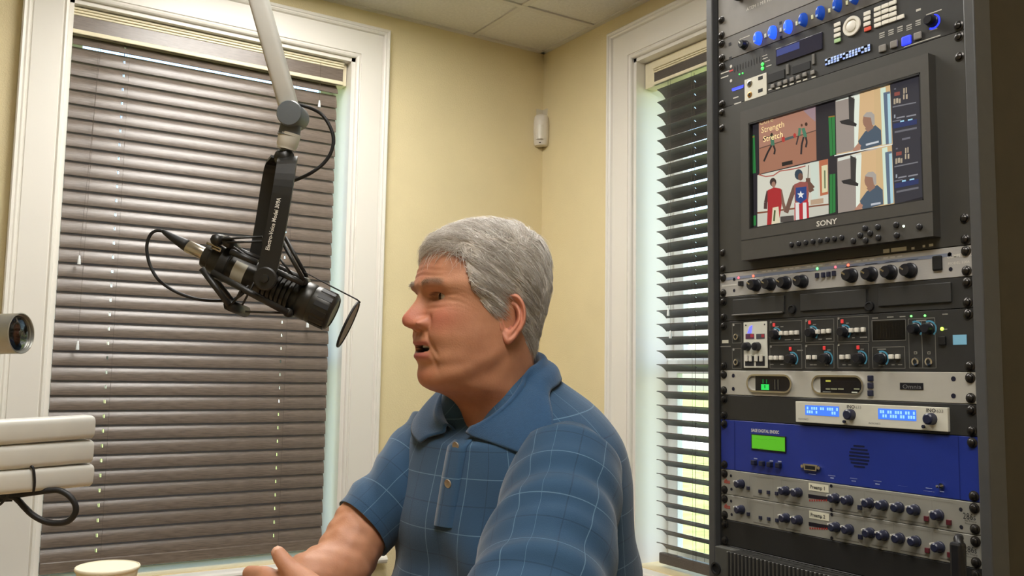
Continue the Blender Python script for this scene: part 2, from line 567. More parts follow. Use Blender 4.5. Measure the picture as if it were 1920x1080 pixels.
MB().box(Vector((XW - .022, YW - .022, 2.1)) + dn * .0285 - Vector((.003, .003, 0)), Vector((XW - .022, YW - .022, 2.103)) + dn * .0285 + Vector((.003, .003, 0))).build('status_window', M_black, t)
b = MB()
b.box((XW - .034, YW - .002, 2.2), (XW - .001, YW, 2.255)); b.box((XW - .002, YW - .034, 2.2), (XW, YW - .001, 2.255))
b.build('mounting_bracket', mat('clear_bracket', 'd9d0bc', 0.4, var=0.02), t)

# ------------------------------------------------------------------ outdoors
M_grass = mat('sunlit_grass', '96a05e', 0.9, var=0.3, scale=4, bump=0.5, bscale=60, spec=0.1)
M_conc = mat('pale_concrete', 'cfc8ba', 0.85, var=0.06, scale=2)
struct(MB().box((-40, -40, -.6), (80, 80, -.55)).build('ground', M_grass), 'green lawn outside the windows')
struct(MB().box((15, -40, -.55), (34, 80, -.53)).build('driveway', M_conc), 'pale concrete driveway beyond the lawn')
M_leaf = mat('tree_leaves', '8a9a62', 0.8, var=0.3, scale=3, bump=0.5, bscale=20)
M_bark = mat('tree_bark', '5b4a38', 0.9, var=0.2, scale=12)
TREE_L = ['leafy green tree beyond the driveway, nearest the rack side', 'leafy green tree beyond the driveway, in the middle', 'leafy green tree beyond the driveway, furthest from the rack']
for k, (tx, ty, th) in enumerate(((37, 15, 7.0), (40, 22, 8.0), (38, 30, 7.5))):
    t = thing('tree', TREE_L[k], 'tree', (tx, ty, -.55), 'trees beyond the driveway')
    MB().tube([(tx, ty, -.55), (tx + .1, ty, 1.0), (tx, ty + .1, 2.6)], [.28, .2, .14], 8).build('trunk', M_bark, t, True)
    b = MB()
    for q in range(16):
        a = rng.uniform(0, 2 * PI); rr = rng.uniform(0, 2.6); zz = rng.uniform(1.6, th - 1.2)
        bmesh.ops.create_icosphere(b.bm, subdivisions=2, radius=rng.uniform(1.0, 1.9), matrix=Matrix.Translation((tx + rr * math.cos(a), ty + rr * math.sin(a), zz)))
    for v in b.bm.verts:
        v.co += Vector(rng.normal(0, .14, 3))
    b.build('crown', M_leaf, t)

# ================================================================== EQUIPMENT RACK
XR = 1.215                                    # front plane of the panels; the rack faces -X
YL, YR_ = 1.1900, 0.7074                      # left and right panel edges (19 inch)
YC = (YL + YR_) / 2
U1 = 0.04445
RIGHT, UP = Vector((0, -1, 0)), Vector((0, 0, 1))
OUT = Vector((-1, 0, 0))
ZS = {}                                        # unit tops
z = 1.1180
M_rackblk = mat('rack_black_steel', '262624', 0.45, var=0.08, scale=60)
M_rackpost = mat('rack_post_charcoal', '4a4a4a', 0.4, var=0.06, scale=50)
M_side = mat('rack_side_black_wall_tinge', '3b3224', 0.55, var=0.10, scale=25)  # black panel; brown tinge reflected off the yellow wall put into its colour
M_panelblk = mat('panel_black', '2a2a29', 0.48, var=0.06, scale=80)
M_panelgrey = mat('panel_grey', '77736d', 0.5, var=0.04, scale=60)
M_panelmid = mat('panel_mid_grey', '5c5954', 0.5, var=0.04, scale=60)
M_alu = mat('brushed_aluminium_panel', 'b3b1ae', 0.42, metal=0.25, var=0.05, scale=40, stretch=(1, 2, 60))
M_ivory = mat('ivory_panel', 'd0cdbe', 0.5, var=0.03)
M_silver = mat('silver_panel', 'b9b6ac', 0.42, metal=0.2, var=0.03)
M_blue = mat('blue_enamel_panel', '1d3188', 0.42, var=0.05, scale=30)
M_bezel = mat('monitor_grey_bezel', '45433f', 0.5, var=0.04, scale=80)
M_bezel2 = mat('monitor_dark_groove', '151515', 0.5, var=0.04)
M_knob = mat('black_knob', '191a20', 0.35, var=0.08)
M_knobb = mat('slate_blue_knob', '23263c', 0.35, var=0.08)
M_bluek = mat('blue_lever', '1c4bb0', 0.25, var=0.05, emit=0.25)
M_bluelit = mat('blue_lever_lit', '2450ff', 0.3, var=0.05, emit=1.6)
M_white = mat('white_button', 'dcd8cc', 0.4, var=0.03)
M_red = mat('red_button', 'd0533a', 0.4, var=0.03)
M_green = mat('green_button', '9fc08a', 0.4, var=0.03)
M_screw = mat('dark_screw', '3c3a38', 0.28, metal=0.8, var=0.1)
M_chrome = mat('chrome', 'cfcfcf', 0.18, metal=1.0, var=0.03)
M_dark = mat('dark_hole', '070708', 0.7, var=0.05)
M_print = vmat('panel_print', 0.6)
M_lit = vmat('lit_display', 0.3, emit=1.0)
M_lamp = vmat('indicator_lamp', 0.3, emit=2.2)
M_txtw = mat('white_lettering', 'd9d6cc', 0.6, var=0.02)
M_txtk = mat('black_lettering', '1b1b1d', 0.6, var=0.02)

def Q(px, py, d=0.0):
    p = onX(px, py, XR)
    return Vector((XR - d, p.y, p.z))
def rbox(b, ul, lr, d0, d1, bev=0.0):
    p, q = Q(*ul), Q(*lr)
    b.box((XR - d0, p.y, p.z), (XR - d1, q.y, q.z), bev)
    return b
def prect(pr, ul, lr, col, d=.0006):
    p, q = Q(*ul), Q(*lr)
    pr.add([(XR - d, p.y, p.z), (XR - d, p.y, q.z), (XR - d, q.y, q.z), (XR - d, q.y, p.z)], col)
def pbar(pr, x0, x1, y0, h, col, d):
    p, q = Q(x0, y0), Q(x1, y0)
    k = 0
    y1 = y0
    for k in range(6):
        y1 += (q.z - p.z) / .00095 if k else 0
        q = Q(x1, y1)
    pr.add([(XR - d, p.y, p.z), (XR - d, p.y, p.z - h), (XR - d, q.y, p.z - h), (XR - d, q.y, p.z)], col)
def pdot(pr, c, r, col, d=.0007, n=12):
    p = Q(*c)
    pr.add([(XR - d, p.y + r * math.cos(2 * PI * k / n), p.z + r * math.sin(2 * PI * k / n)) for k in range(n)], col)
def pframe(pr, ul, lr, col, w=.0009, d=.0006):
    p, q = Q(*ul), Q(*lr)
    ya, yb, za, zb = p.y, q.y, p.z, q.z
    for (a, c, e, f) in ((ya, yb, za, za - w), (ya, yb, zb + w, zb), (ya, ya - w, za, zb), (yb + w, yb, za, zb)):
        pr.add([(XR - d, a, e), (XR - d, a, f), (XR - d, c, f), (XR - d, c, e)], col)
def parc(pr, c, r0, r1, a0, a1, col, d=.0008, n=14):
    p = Q(*c)
    for k in range(n):
        t0, t1 = a0 + (a1 - a0) * k / n, a0 + (a1 - a0) * (k + 1) / n
        f = lambda r, t: (XR - d, p.y - r * math.cos(t), p.z + r * math.sin(t))
        pr.add([f(r0, t0), f(r1, t0), f(r1, t1), f(r0, t1)], col)
SCREW = None
def screws(parent, z0, z1, both=True, mid=False):
    global SCREW
    zs = [z0 + .0082, z1 - .0082] if z1 - z0 < .06 else [z0 + .0082, z0 + .0381, z1 - .0381, z1 - .0082]
    if z1 - z0 < .1 and len(zs) == 4: zs = [zs[0], zs[3]]
    for y in (YC + .2325, YC - .2325):
        for zz in zs:
            if SCREW is None:
                b = MB()
                b.lathe((0, 0, 0), OUT, [(0, .0072), (.001, .0073), (.0014, .0062), (.002, .0052), (.0045, .0047), (.0058, .003), (.0062, .0002)], 14)
                o = b.build('rack_screw', M_screw, None, True, 40)
                SCREW = o.data
            else:
                o = link('rack_screw', SCREW)
            o.parent = parent
            o.location = Vector((XR - .0031, y, zz)) - wloc(parent)
def unit(name, label, cat, z0, z1, m, depth=.30, group=None, thick=.003, gap=.0004):
    t = thing(name, label, cat, (XR, YC, z0), group)
    MB().box((XR, YL, z0 + gap), (XR - thick, YR_, z1 - gap), .0006, 1).build('faceplate', m, t)
    MB().box((XR + .0005, YL - .022, z0 + gap), (XR + depth, YR_ + .022, z1 - gap)).build('chassis', M_rackblk, t)
    screws(t, z0, z1)
    return t
FT = .003
def knob(c, r, h, m, parent, ang=2.2, d0=FT, ptr=None, skirt=1.15, name='knob', flutes=True):
    p = Q(*c)
    b = MB()
    b.lathe((XR - d0, p.y, p.z), OUT, [(0, r * skirt), (h * .18, r * skirt), (h * .25, r), (h * .9, r * .9), (h, r * .78), (h, r * .2)], 20)
    k = b.build(name, m, parent, True, 35)
    if ptr is not None:
        b = MB()
        dy, dz = -math.cos(ang), math.sin(ang)
        a = Vector((XR - d0 - h - .0004, p.y, p.z))
        e = Vector((0, dy, dz)); n = Vector((0, -dz, dy))
        b.extrude([a + n * r * .12 + e * r * .1, a - n * r * .12 + e * r * .1, a - n * r * .12 + e * r * .85, a + n * r * .12 + e * r * .85], Vector((.0012, 0, 0)))
        b.build('pointer', ptr, k)
    return k
def button(ul, lr, h, m, parent, name='button', bev=.0008, d0=FT):
    return rbox(MB(), ul, lr, d0 - .0005, d0 + h, bev).build(name, m, parent)
def cbutton(c, w, hh, h, m, parent, name='button', d0=FT):
    p = Q(*c)
    return MB().box((XR - d0 + .0005, p.y + w / 2, p.z - hh / 2), (XR - d0 - h, p.y - w / 2, p.z + hh / 2), min(w, hh) * .15).build(name, m, parent)
def jack(c, r, parent, m=None, name='jack_socket', d0=FT):
    p = Q(*c)
    b = MB()
    b.lathe((XR - d0 + .001, p.y, p.z), OUT, [(0, r), (.003, r), (.0035, r * .8), (.0036, r * .55), (.0015, r * .5), (.0014, r * .1)], 16)
    k = b.build(name, m or M_chrome, parent, True, 30)
    MB().lathe((XR - d0 + .0005, p.y, p.z), OUT, [(0, r * .5), (.0026, r * .5), (.0027, r * .05)], 12).build('socket_hole', M_dark, k)
    return k
def led(c, r, col, parent, name='indicator_light', d0=FT):
    p = Q(*c)
    m = mat('led_' + col, col, 0.3, var=0.02, emit=4.0)
    return MB().lathe((XR - d0 + .0005, p.y, p.z), OUT, [(0, r), (.001, r), (.0022, r * .7), (.0027, r * .1)], 10).build(name, m, parent, True, 40)
def rtext(txt, c, h, m, parent, name='lettering', width=None, d=FT + .0004, bold=False):
    return text_mesh(name, txt, m, parent, Q(*c, d), RIGHT, UP, h, 'LEFT', width, 0.0, bold)

zt = {'white': (1.1180, 1.1180 + U1)}
zW0, zW1 = 1.1180, 1.1180 + U1
zI0 = zW0 - U1; zB0 = zI0 - 2 * U1; zD0 = zB0 - U1; zE0 = zD0 - U1; zK0 = zE0 - U1; zH0 = zK0 - 3 * U1
zF1 = zW1 + 2 * U1; zV1 = zF1 + U1; zS1 = zV1 + U1; zM1 = zS1 + 7 * U1; zC1 = zM1 + 2 * U1; zA1 = zC1 + U1; zT1 = zA1 + 3 * U1
RZ = zT1 + .06

# ---- frame
rk = thing('equipment_rack', 'tall black steel equipment rack full of audio gear at right', 'rack', (XR + .3, YC, 0))
for (ya, yb, m) in ((1.1975, 1.2135, M_rackpost), (0.6885, 0.7045, M_rackpost)):
    b = MB()
    b.box((XR - .012, ya, .03), (XR + .03, yb, RZ), .002)
    b.build('front_post', m, rk)
for (ya, yb) in ((1.165, 1.1975), (.7045, .733)):
    b = MB(); b.box((XR + .0015, ya, .03), (XR + .0045, yb, RZ))
    b.build('mounting_rail', M_rackblk, rk)
for (ya, yb) in ((1.200, 1.211), (0.691, 0.702)):
    MB().box((XR + .03, ya, .03), (XR + .72, yb, RZ), .001).build('side_panel', M_side, rk)
MB().box((XR - .012, .6885, RZ), (XR + .72, 1.2135, RZ + .03), .003).build('top_cover', M_rackblk, rk)
MB().box((XR - .012, .6885, 0), (XR + .72, 1.2135, .03), .003).build('base', M_rackblk, rk)
MB().box((XR - .002, YR_, .032), (XR, YL, zH0 - .002), .0008, 1).build('lower_front_panel', M_panelblk, rk)
MB().box((XR + .70, .702, .03), (XR + .72, 1.200, RZ)).build('back_panel', M_rackblk, rk)

# ---- top grey unit with lettering
t = unit('video_switcher', 'grey rack unit with white lettering at the very top of the rack', 'rack unit', zA1, zT1, M_panelgrey)
rtext('ATEM 1 M/E PRODUCTION', (1402, 22), .0062, M_txtw, t)
b = MB(); rbox(b, (1385, -40), (1400, -2), FT, FT + .02, .003); b.build('handle', M_rackblk, t)

# ---- grey mixer with blue levers
t = unit('headphone_mixer', 'grey one-space unit with a row of glowing blue levers', 'rack unit', zC1, zA1, M_panelmid)
for k, c in enumerate(((1426.5, 73), (1454, 62), (1483, 51.5), (1511.5, 38.5), (1543.5, 25.5), (1575.5, 10), (1607, -4), (1640, -19), (1672, -32))):
    p = Q(*c)
    w, h = .0062, .0125
    ring = lambda s, x, dz: [Vector((XR - x, p.y + w * s * math.cos(a), p.z + dz + h * s * math.sin(a))) for a in np.linspace(0, 2 * PI, 17)[:-1]]
    b = MB(); b.loft([ring(1.0, FT, 0), ring(1.0, FT + .004, 0), ring(.85, FT + .010, -.001), ring(.55, FT + .013, -.002)])
    o = b.build('lever', M_bluelit if k in (0, 1, 2) else M_bluek, t, True, 50)
    MB().box((XR - FT - .0128, p.y + .002, p.z - .0095), (XR - FT - .0145, p.y - .002, p.z - .006)).build('lever_tip', mat('pale_blue_tip', '8fb0e6', .4), o)
for c in ((1438, 68), (1466.7, 57), (1496.7, 45), (1526, 33), (1558, 21), (1591, 6.5), (1624, -8)):
    cbutton(c, .004, .0075, .002, mat('pale_yellow_lamp', 'd8d6a8', 0.4), t, 'lamp_window')
knob((1399, 85), .0075, .012, M_knob, t, ptr=M_txtw)
pr = Print()
for c in ((1371, 83.5), (1372, 110), (1466, 44), (1467, 71)):
    prect(pr, (c[0] - 2.5, c[1] - 2), (c[0] + 2.5, c[1] + 2), '101014', FT + .0003)
pbar(pr, 1389, 1408, 74, .0016, 'b9b5aa', FT + .0003)
pr.build('panel_marks', M_print, t)

# ---- black recorder with keypad
t = unit('media_recorder', 'black two-space recorder with keypad, jog ring and small bright displays', 'recorder', zM1, zC1, M_panelblk)
D3 = FT + .0004
pl = MB()
p0, p1, p2, p3 = Q(1399, 151), Q(1440, 137), Q(1437.5, 174.5), Q(1399, 191.5)
MB().box((XR - FT + .0005, p0.y, p0.z), (XR - FT - .0015, p1.y, p3.z), .0005).build('jack_plate', M_ivory, t)
jack((1409, 158), .0065, t); jack((1409, 178.5), .0055, t, mat('brass', 'b98a4a', .3, metal=.9))
cbutton((1429, 147), .011, .007, .002, M_dark, t, 'port'); cbutton((1429, 170.5), .011, .007, .002, M_dark, t, 'port')
pr = Print()
prect(pr, (1375, 167), (1397, 163), '3a46f0', D3 + .0006)
prect(pr, (1376, 172), (1396, 162), '4a5cff', D3 + .0002)
d_ = pr.build('blue_display', M_lamp, t)
pr = Print()
for k in range(11):
    x = 1379 + k * 5.2; y = 133 - k * 2.0
    prect(pr, (x, y - 8), (x + 1.2, y + 3), '0c0c0c', D3)
for (x0, x1, y0) in ((1354, 1370, 138), (1354, 1368, 146.5), (1377, 1387, 184), (1379, 1392, 195)):
    pbar(pr, x0, x1, y0, .0022, 'c9c6bd', D3)
pbar(pr, 1370, 1377, 133, .003, 'c04848', D3)
pdot(pr, (1373, 125), .003, 'c9c6bd', D3); pdot(pr, (1373, 152), .003, 'c9c6bd', D3)
for k, (x, y) in enumerate(((1435, 106), (1436, 111), (1440, 116), (1443, 125))):
    pbar(pr, x - 4, x + 6, y, .0016, 'b9b6ad', D3)
pbar(pr, 1697, 1766, 88.5, .0014, 'b5b2a8', D3)
pr.build('panel_marks', M_print, t)
for c in ((1432, 121), (1432, 129)): led(c, .0032, '30e040', t)
for c in ((1389, 140), (1395, 138)): led(c, .0016, '30a040', t)
# card slots, strip buttons
for (ul, lr) in (((1443, 141), (1474, 147)), ((1488, 126), (1522, 130))):
    rbox(MB(), ul, lr, FT, FT + .0012, .0004).build('card_slot', M_dark, t)
for c in ((1479.5, 131), (1528, 112)):
    cbutton(c, .006, .018, .002, M_panelmid, t, 'slot_latch')
for c in ((1452, 162.5), (1465, 158.5), (1476, 154), (1488, 150), (1500, 146), (1512, 140.7), (1527, 136.7)):
    k = cbutton(c, .008, .0075, .003, M_panelgrey, t, 'transport_button')
pr = Print()
for c in ((1447, 168), (1461, 166), (1474, 162), (1487, 158), (1500, 153.5), (1512, 150), (1528, 145)):
    pbar(pr, c[0] - 4, c[0] + 4, c[1], .0024, 'cfccc0', D3)
pr.build('panel_marks', M_print, t)
rbox(MB(), (1457.8, 93), (1545, 92.6), FT, FT + .002, .0006).build('display_window', mat('smoked_display', '2c2c3c', 0.2, var=.03), t)
pr = Print()
prect(pr, (1460, 95), (1503, 92), '3b4684', FT + .0024)
pr.build('display_glow', M_lit, t)
# bright lcd strip
p, q = Q(1550, 112), Q(1636, 96)
MB().box((XR - FT, p.y, p.z), (XR - FT - .0015, q.y, q.z), .0004).build('display_window', mat('display_black', '0a0a10', 0.2), t)
pr = Print()
n = 15
for k in range(n):
    ya = p.y + (q.y - p.y) * (k + .1) / n; yb = p.y + (q.y - p.y) * (k + .85) / n
    for r_ in range(3):
        if (k * 7 + r_ * 5) % 6 == 5: continue
        za = q.z + (p.z - q.z) * (r_ * .33 + .03); zb = q.z + (p.z - q.z) * (r_ * .33 + .30)
        pr.add([(XR - FT - .002, ya, za), (XR - FT - .002, ya, zb), (XR - FT - .002, yb, zb), (XR - FT - .002, yb, za)], 'c9dcff' if (k + r_) % 3 else 'a8c0ff')
pr.build('display_text', M_lit, t)
# keypad and wheel
for k, c in enumerate(((1573, 47), (1573, 57), (1573, 67), (1573.5, 77), (1629, 26), (1629, 35.5), (1629, 46), (1630, 55.5),
          (1648.5, 17.6), (1648.5, 27.8), (1648.8, 38), (1649, 48), (1662.8, 12), (1662.8, 22), (1663, 32.4), (1663.5, 42.6), (1677, 6.5), (1677, 17.6), (1677.3, 27.8), (1677.5, 38), (1692, 33))):
    cbutton(c, .0125 if k < 20 else .012, .0068, .0025, M_green if k == 3 else M_red if k == 7 else M_white, t, 'key')
p = Q(1600, 50)
b = MB()
R_, r_ = .0165, .0115
b.lathe((XR - FT, p.y, p.z), OUT, [(0, R_), (.002, R_), (.003, R_ * .95), (.003, r_), (.0008, r_ * .98), (.0008, .0002)], 28)
b.build('cursor_ring', M_white, t, True, 30)
MB().lathe((XR - FT, p.y, p.z), OUT, [(0, .0085), (.003, .0085), (.0035, .0075), (.0036, .0002)], 20).build('enter_button', M_white, t, True, 30)
pr = Print()
for c in ((1656, 68.5), (1673, 63), (1690, 57), (1707, 53.7), (1724, 45)):
    pbar(pr, c[0] - 5, c[0] + 5, c[1] - 5, .0022, 'a9a79f', D3); pbar(pr, c[0] - 5, c[0] + 5, c[1] - .5, .0016, 'a9a79f', D3); pbar(pr, c[0] - 5, c[0] + 5, c[1] + 3, .0016, 'a9a79f', D3)
pbar(pr, 1720, 1729, 19, .0035, 'b5b2a8', D3); pbar(pr, 1739, 1768, 28, .0016, 'b5b2a8', D3); pbar(pr, 1745, 1760, 58, .0016, '9a978e', D3)
pr.build('panel_marks', M_print, t)
for k, c in enumerate(((1658, 91.7), (1679.4, 84), (1702.6, 77), (1724, 68.5))):
    if k == 2:
        cbutton(c, .016, .014, .003, mat('blue_lit_button', '2a38ff', .3, emit=1.6), t, 'transport_button')
    else:
        cbutton(c, .013, .012, .003, M_panelgrey, t, 'transport_button')
pr = Print(); parc(pr, (1752, 42), .0085, .0115, -2.2, 1.4, '2634f0', D3); pr.build('ring_light', M_lamp, t)
knob((1751, 41), .008, .014, M_knob, t, d0=FT)

# ---- monitor
t = unit('video_monitor', 'black broadcast video monitor showing a four-way picture', 'monitor', zS1, zM1, mat('monitor_rack_plate', '3a3935', 0.5, var=.04), thick=.004)
BD = .022
QB = lambda x, y: onX(x, y, XR - BD)
p, q = QB(1388, 209), QB(1750, 440)
by0, by1, bz0, bz1 = p.y, q.y, (QB(1393, 490).z + QB(1755, 440).z) / 2, (QB(1388, 209).z + QB(1738, 101).z) / 2
su = Q(1405, 232); sl = Q(1729, 377)
sy0, sy1, sz1, sz0 = QB(1403, 231).y, QB(1727, 200).y, (QB(1404, 231).z + QB(1723, 135.5).z) / 2, (QB(1406, 429).z + QB(1732, 375.5).z) / 2
b = MB()
for (ya, yb, za, zb) in ((by0, sy0, bz0, bz1), (sy1, by1, bz0, bz1), (sy0, sy1, sz1, bz1), (sy0, sy1, bz0, sz0)):
    b.box((XR - .003, ya, za), (XR - BD, yb, zb))
b.build('bezel', M_bezel, t)
b = MB()
zl = (QB(1392, 451).z + QB(1751, 396).z) / 2
b.box((XR - BD - .0002, by0, zl - .0008), (XR - BD + .001, by1, zl + .0008))
for (ya, yb, za, zb) in ((sy0, sy0 - .002, sz0, sz1), (sy1 + .002, sy1, sz0, sz1), (sy0, sy1, sz1 - .003, sz1), (sy0, sy1, sz0, sz0 + .002)):
    b.box((XR - .010, ya, za), (XR - BD + .0003, yb, zb))
b.build('bezel_groove', M_bezel2, t)
MB().box((XR - .004, sy0 + .003, sz0 - .003), (XR - .0125, sy1 - .003, sz1 + .003)).build('screen_glass', mat('screen_glass', '121214', 0.12, var=.02), t)
MB().box((XR - .003, by0 - .004, zS1 + .002), (XR - .0035, by1 + .004, bz0)).build('recess_slot', M_dark, t)
def QS(px, py, d): 
    p = onX(px, py, XR - .0125); return Vector((XR - .0127 - d * .000012, p.y, p.z))
class Scr(Print):
    n = 0
    def px(s, pts, col):
        s.n += 1
        s.add([QS(x, y, s.n) for x, y in pts], col)
S = Scr()
c4 = lambda x, y: (1400 + x / 4.154, 180 + y / 4.154)
c5 = lambda x, y, o=0: (1540 + (x + o * 14) / 3.857, 130 + (y + o * 432) / 3.857)
def s4(pts, col): S.px([c4(*p) for p in pts], col)
def s5(pts, col, o=0): S.px([c5(p[0], p[1], o) for p in pts], col)
def limb4(pts, w, col):
    for (a, b_) in zip(pts, pts[1:]):
        dx, dy = b_[0] - a[0], b_[1] - a[1]; L = math.hypot(dx, dy); nx, ny = -dy / L * w / 2, dx / L * w / 2
        s4([(a[0] + nx, a[1] + ny), (b_[0] + nx, b_[1] + ny), (b_[0] - nx, b_[1] - ny), (a[0] - nx, a[1] - ny)], col)
def oval4(c, rx, ry, col, n=12): s4([(c[0] + rx * math.cos(2 * PI * k / n), c[1] + ry * math.sin(2 * PI * k / n)) for k in range(n)], col)
def oval5(c, rx, ry, col, o=0, n=12): s5([(c[0] + rx * math.cos(2 * PI * k / n), c[1] + ry * math.sin(2 * PI * k / n)) for k in range(n)], col, o)
S.px([(1400, 229), (1732, 128), (1736, 380), (1402, 434)], '2b282c')
# upper left: three exercisers on a wooden floor
s4([(95, 205), (537, 86), (545, 500), (100, 608)], 'a87a66')
s4([(100, 410), (540, 268), (545, 500), (100, 608)], 'a06f58')
s4([(100, 405), (540, 264), (540, 272), (100, 413)], '5d4238')
s4([(440, 112), (537, 86), (537, 200), (500, 170)], '9a8288')
limb4([(195, 300), (200, 340)], 24, '3f6a4c'); limb4([(195, 315), (140, 325), (130, 345)], 10, '2b2220'); limb4([(200, 340), (205, 385)], 28, '44735a')
limb4([(195, 385), (165, 440), (135, 510)], 14, '241e20'); limb4([(210, 385), (222, 420), (215, 455)], 14, '2a2222'); oval4((196, 300), 9, 13, '2a1d18')
limb4([(440, 250), (460, 320)], 26, '477a60'); limb4([(445, 320), (430, 380), (425, 455)], 14, '2a2428'); limb4([(462, 320), (470, 360), (462, 400)], 14, '2a2428'); oval4((465, 220), 11, 15, '40281f')
limb4([(415, 250), (410, 310)], 20, '4a7a60'); limb4([(405, 310), (388, 380)], 11, '3a3032'); oval4((430, 228), 8, 11, '5a3a2c')
oval4((287, 338), 14, 22, 'b03a34'); oval4((376, 308), 12, 18, 'b03a34'); limb4([(300, 338), (366, 318)], 20, '4e5a58')
s4([(275, 518), (358, 500), (360, 530), (277, 548)], '241d1a')
# lower left: two cooks
s4([(85, 618), (635, 490), (640, 918), (85, 1024)], 'cfcdbd')
s4([(85, 905), (640, 838), (640, 850), (85, 918)], '7b4a36')
s4([(85, 918), (640, 850), (640, 918), (85, 1024)], 'c2c0b2')
limb4([(95, 612), (150, 628), (210, 620), (260, 585), (330, 575), (400, 562), (460, 545)], 9, 'a8564a')
s4([(565, 505), (635, 490), (637, 765), (575, 780)], 'b56a4a'); s4([(585, 545), (632, 535), (633, 745), (590, 755)], 'd6cfa6'); limb4([(610, 580), (612, 720)], 12, '6e7a5a')
s4([(495, 520), (560, 508), (560, 800), (510, 810)], 'c9d2c4')
s4([(500, 810), (600, 795), (600, 835), (500, 850)], 'b59a80')
limb4([(170, 740), (150, 830), (148, 880)], 26, '4a3230'); limb4([(265, 730), (285, 830), (305, 900)], 24, '7a5a4c')
s4([(165, 735), (215, 712), (270, 722), (275, 850), (250, 1000), (160, 1015), (165, 900)], 'a5282c')
oval4((208, 672), 26, 34, '3a2a26'); oval4((212, 690), 16, 24, '9b7462')
s4([(205, 870), (250, 862), (262, 1000), (195, 1008)], 'd8cdb0'); limb4([(222, 890), (215, 975)], 14, '4a5a34')
limb4([(380, 700), (345, 800), (310, 910)], 34, '6d5044'); limb4([(470, 660), (520, 720), (485, 740), (480, 640)], 34, '6a4a3c'); limb4([(480, 640), (485, 540)], 6, '5a4a40')
s4([(372, 690), (420, 668), (478, 672), (488, 760), (480, 830), (378, 835)], '93504a')
oval4((408, 612), 32, 42, '31404c'); oval4((422, 630), 20, 30, '6d4c3e')
s4([(385, 715), (468, 705), (470, 800), (425, 840), (385, 815)], '27417c')
s4([(375, 835), (425, 838), (470, 800), (485, 830), (490, 968), (375, 975)], 'b02a34')
for x in (382, 440): s4([(x, 832), (x + 28, 830), (x + 32, 970), (x + 2, 974)], 'dcd8d2')
st = []
for k in range(10):
    rr = 28 if k % 2 == 0 else 12; a = -PI / 2 + k * PI / 5
    st.append((424 + rr * math.cos(a), 770 + rr * 1.15 * math.sin(a)))
for k in range(0, 10, 2): s4([(424, 770), st[k - 1], st[k], st[(k + 1) % 10]], 'e6e4e0')
s4([(265, 940), (370, 930), (372, 980), (267, 985)], '4a4440')
# level meters
for (a, b_, c, d) in (((35, 310), (65, 305), (75, 600), (45, 605)), ((640, 170), (690, 160), (695, 455), (652, 470)), ((650, 612), (694, 605), (695, 905), (650, 918)), ((38, 935), (75, 930), (76, 1008), (40, 1015))):
    s4([a, b_, c, d], '2c7a3c'); m1 = ((a[0] + b_[0]) / 2, (a[1] + b_[1]) / 2); m2 = ((c[0] + d[0]) / 2, (c[1] + d[1]) / 2)
    s4([(m1[0] - 2, m1[1]), (m1[0] + 2, m1[1]), (m2[0] + 2, m2[1]), (m2[0] - 2, m2[1])], '1c4a26')
s4([(35, 318), (65, 312), (65, 322), (35, 328)], '8a6a2c'); s4([(640, 160), (690, 152), (690, 162), (640, 170)], '8a6a2c')
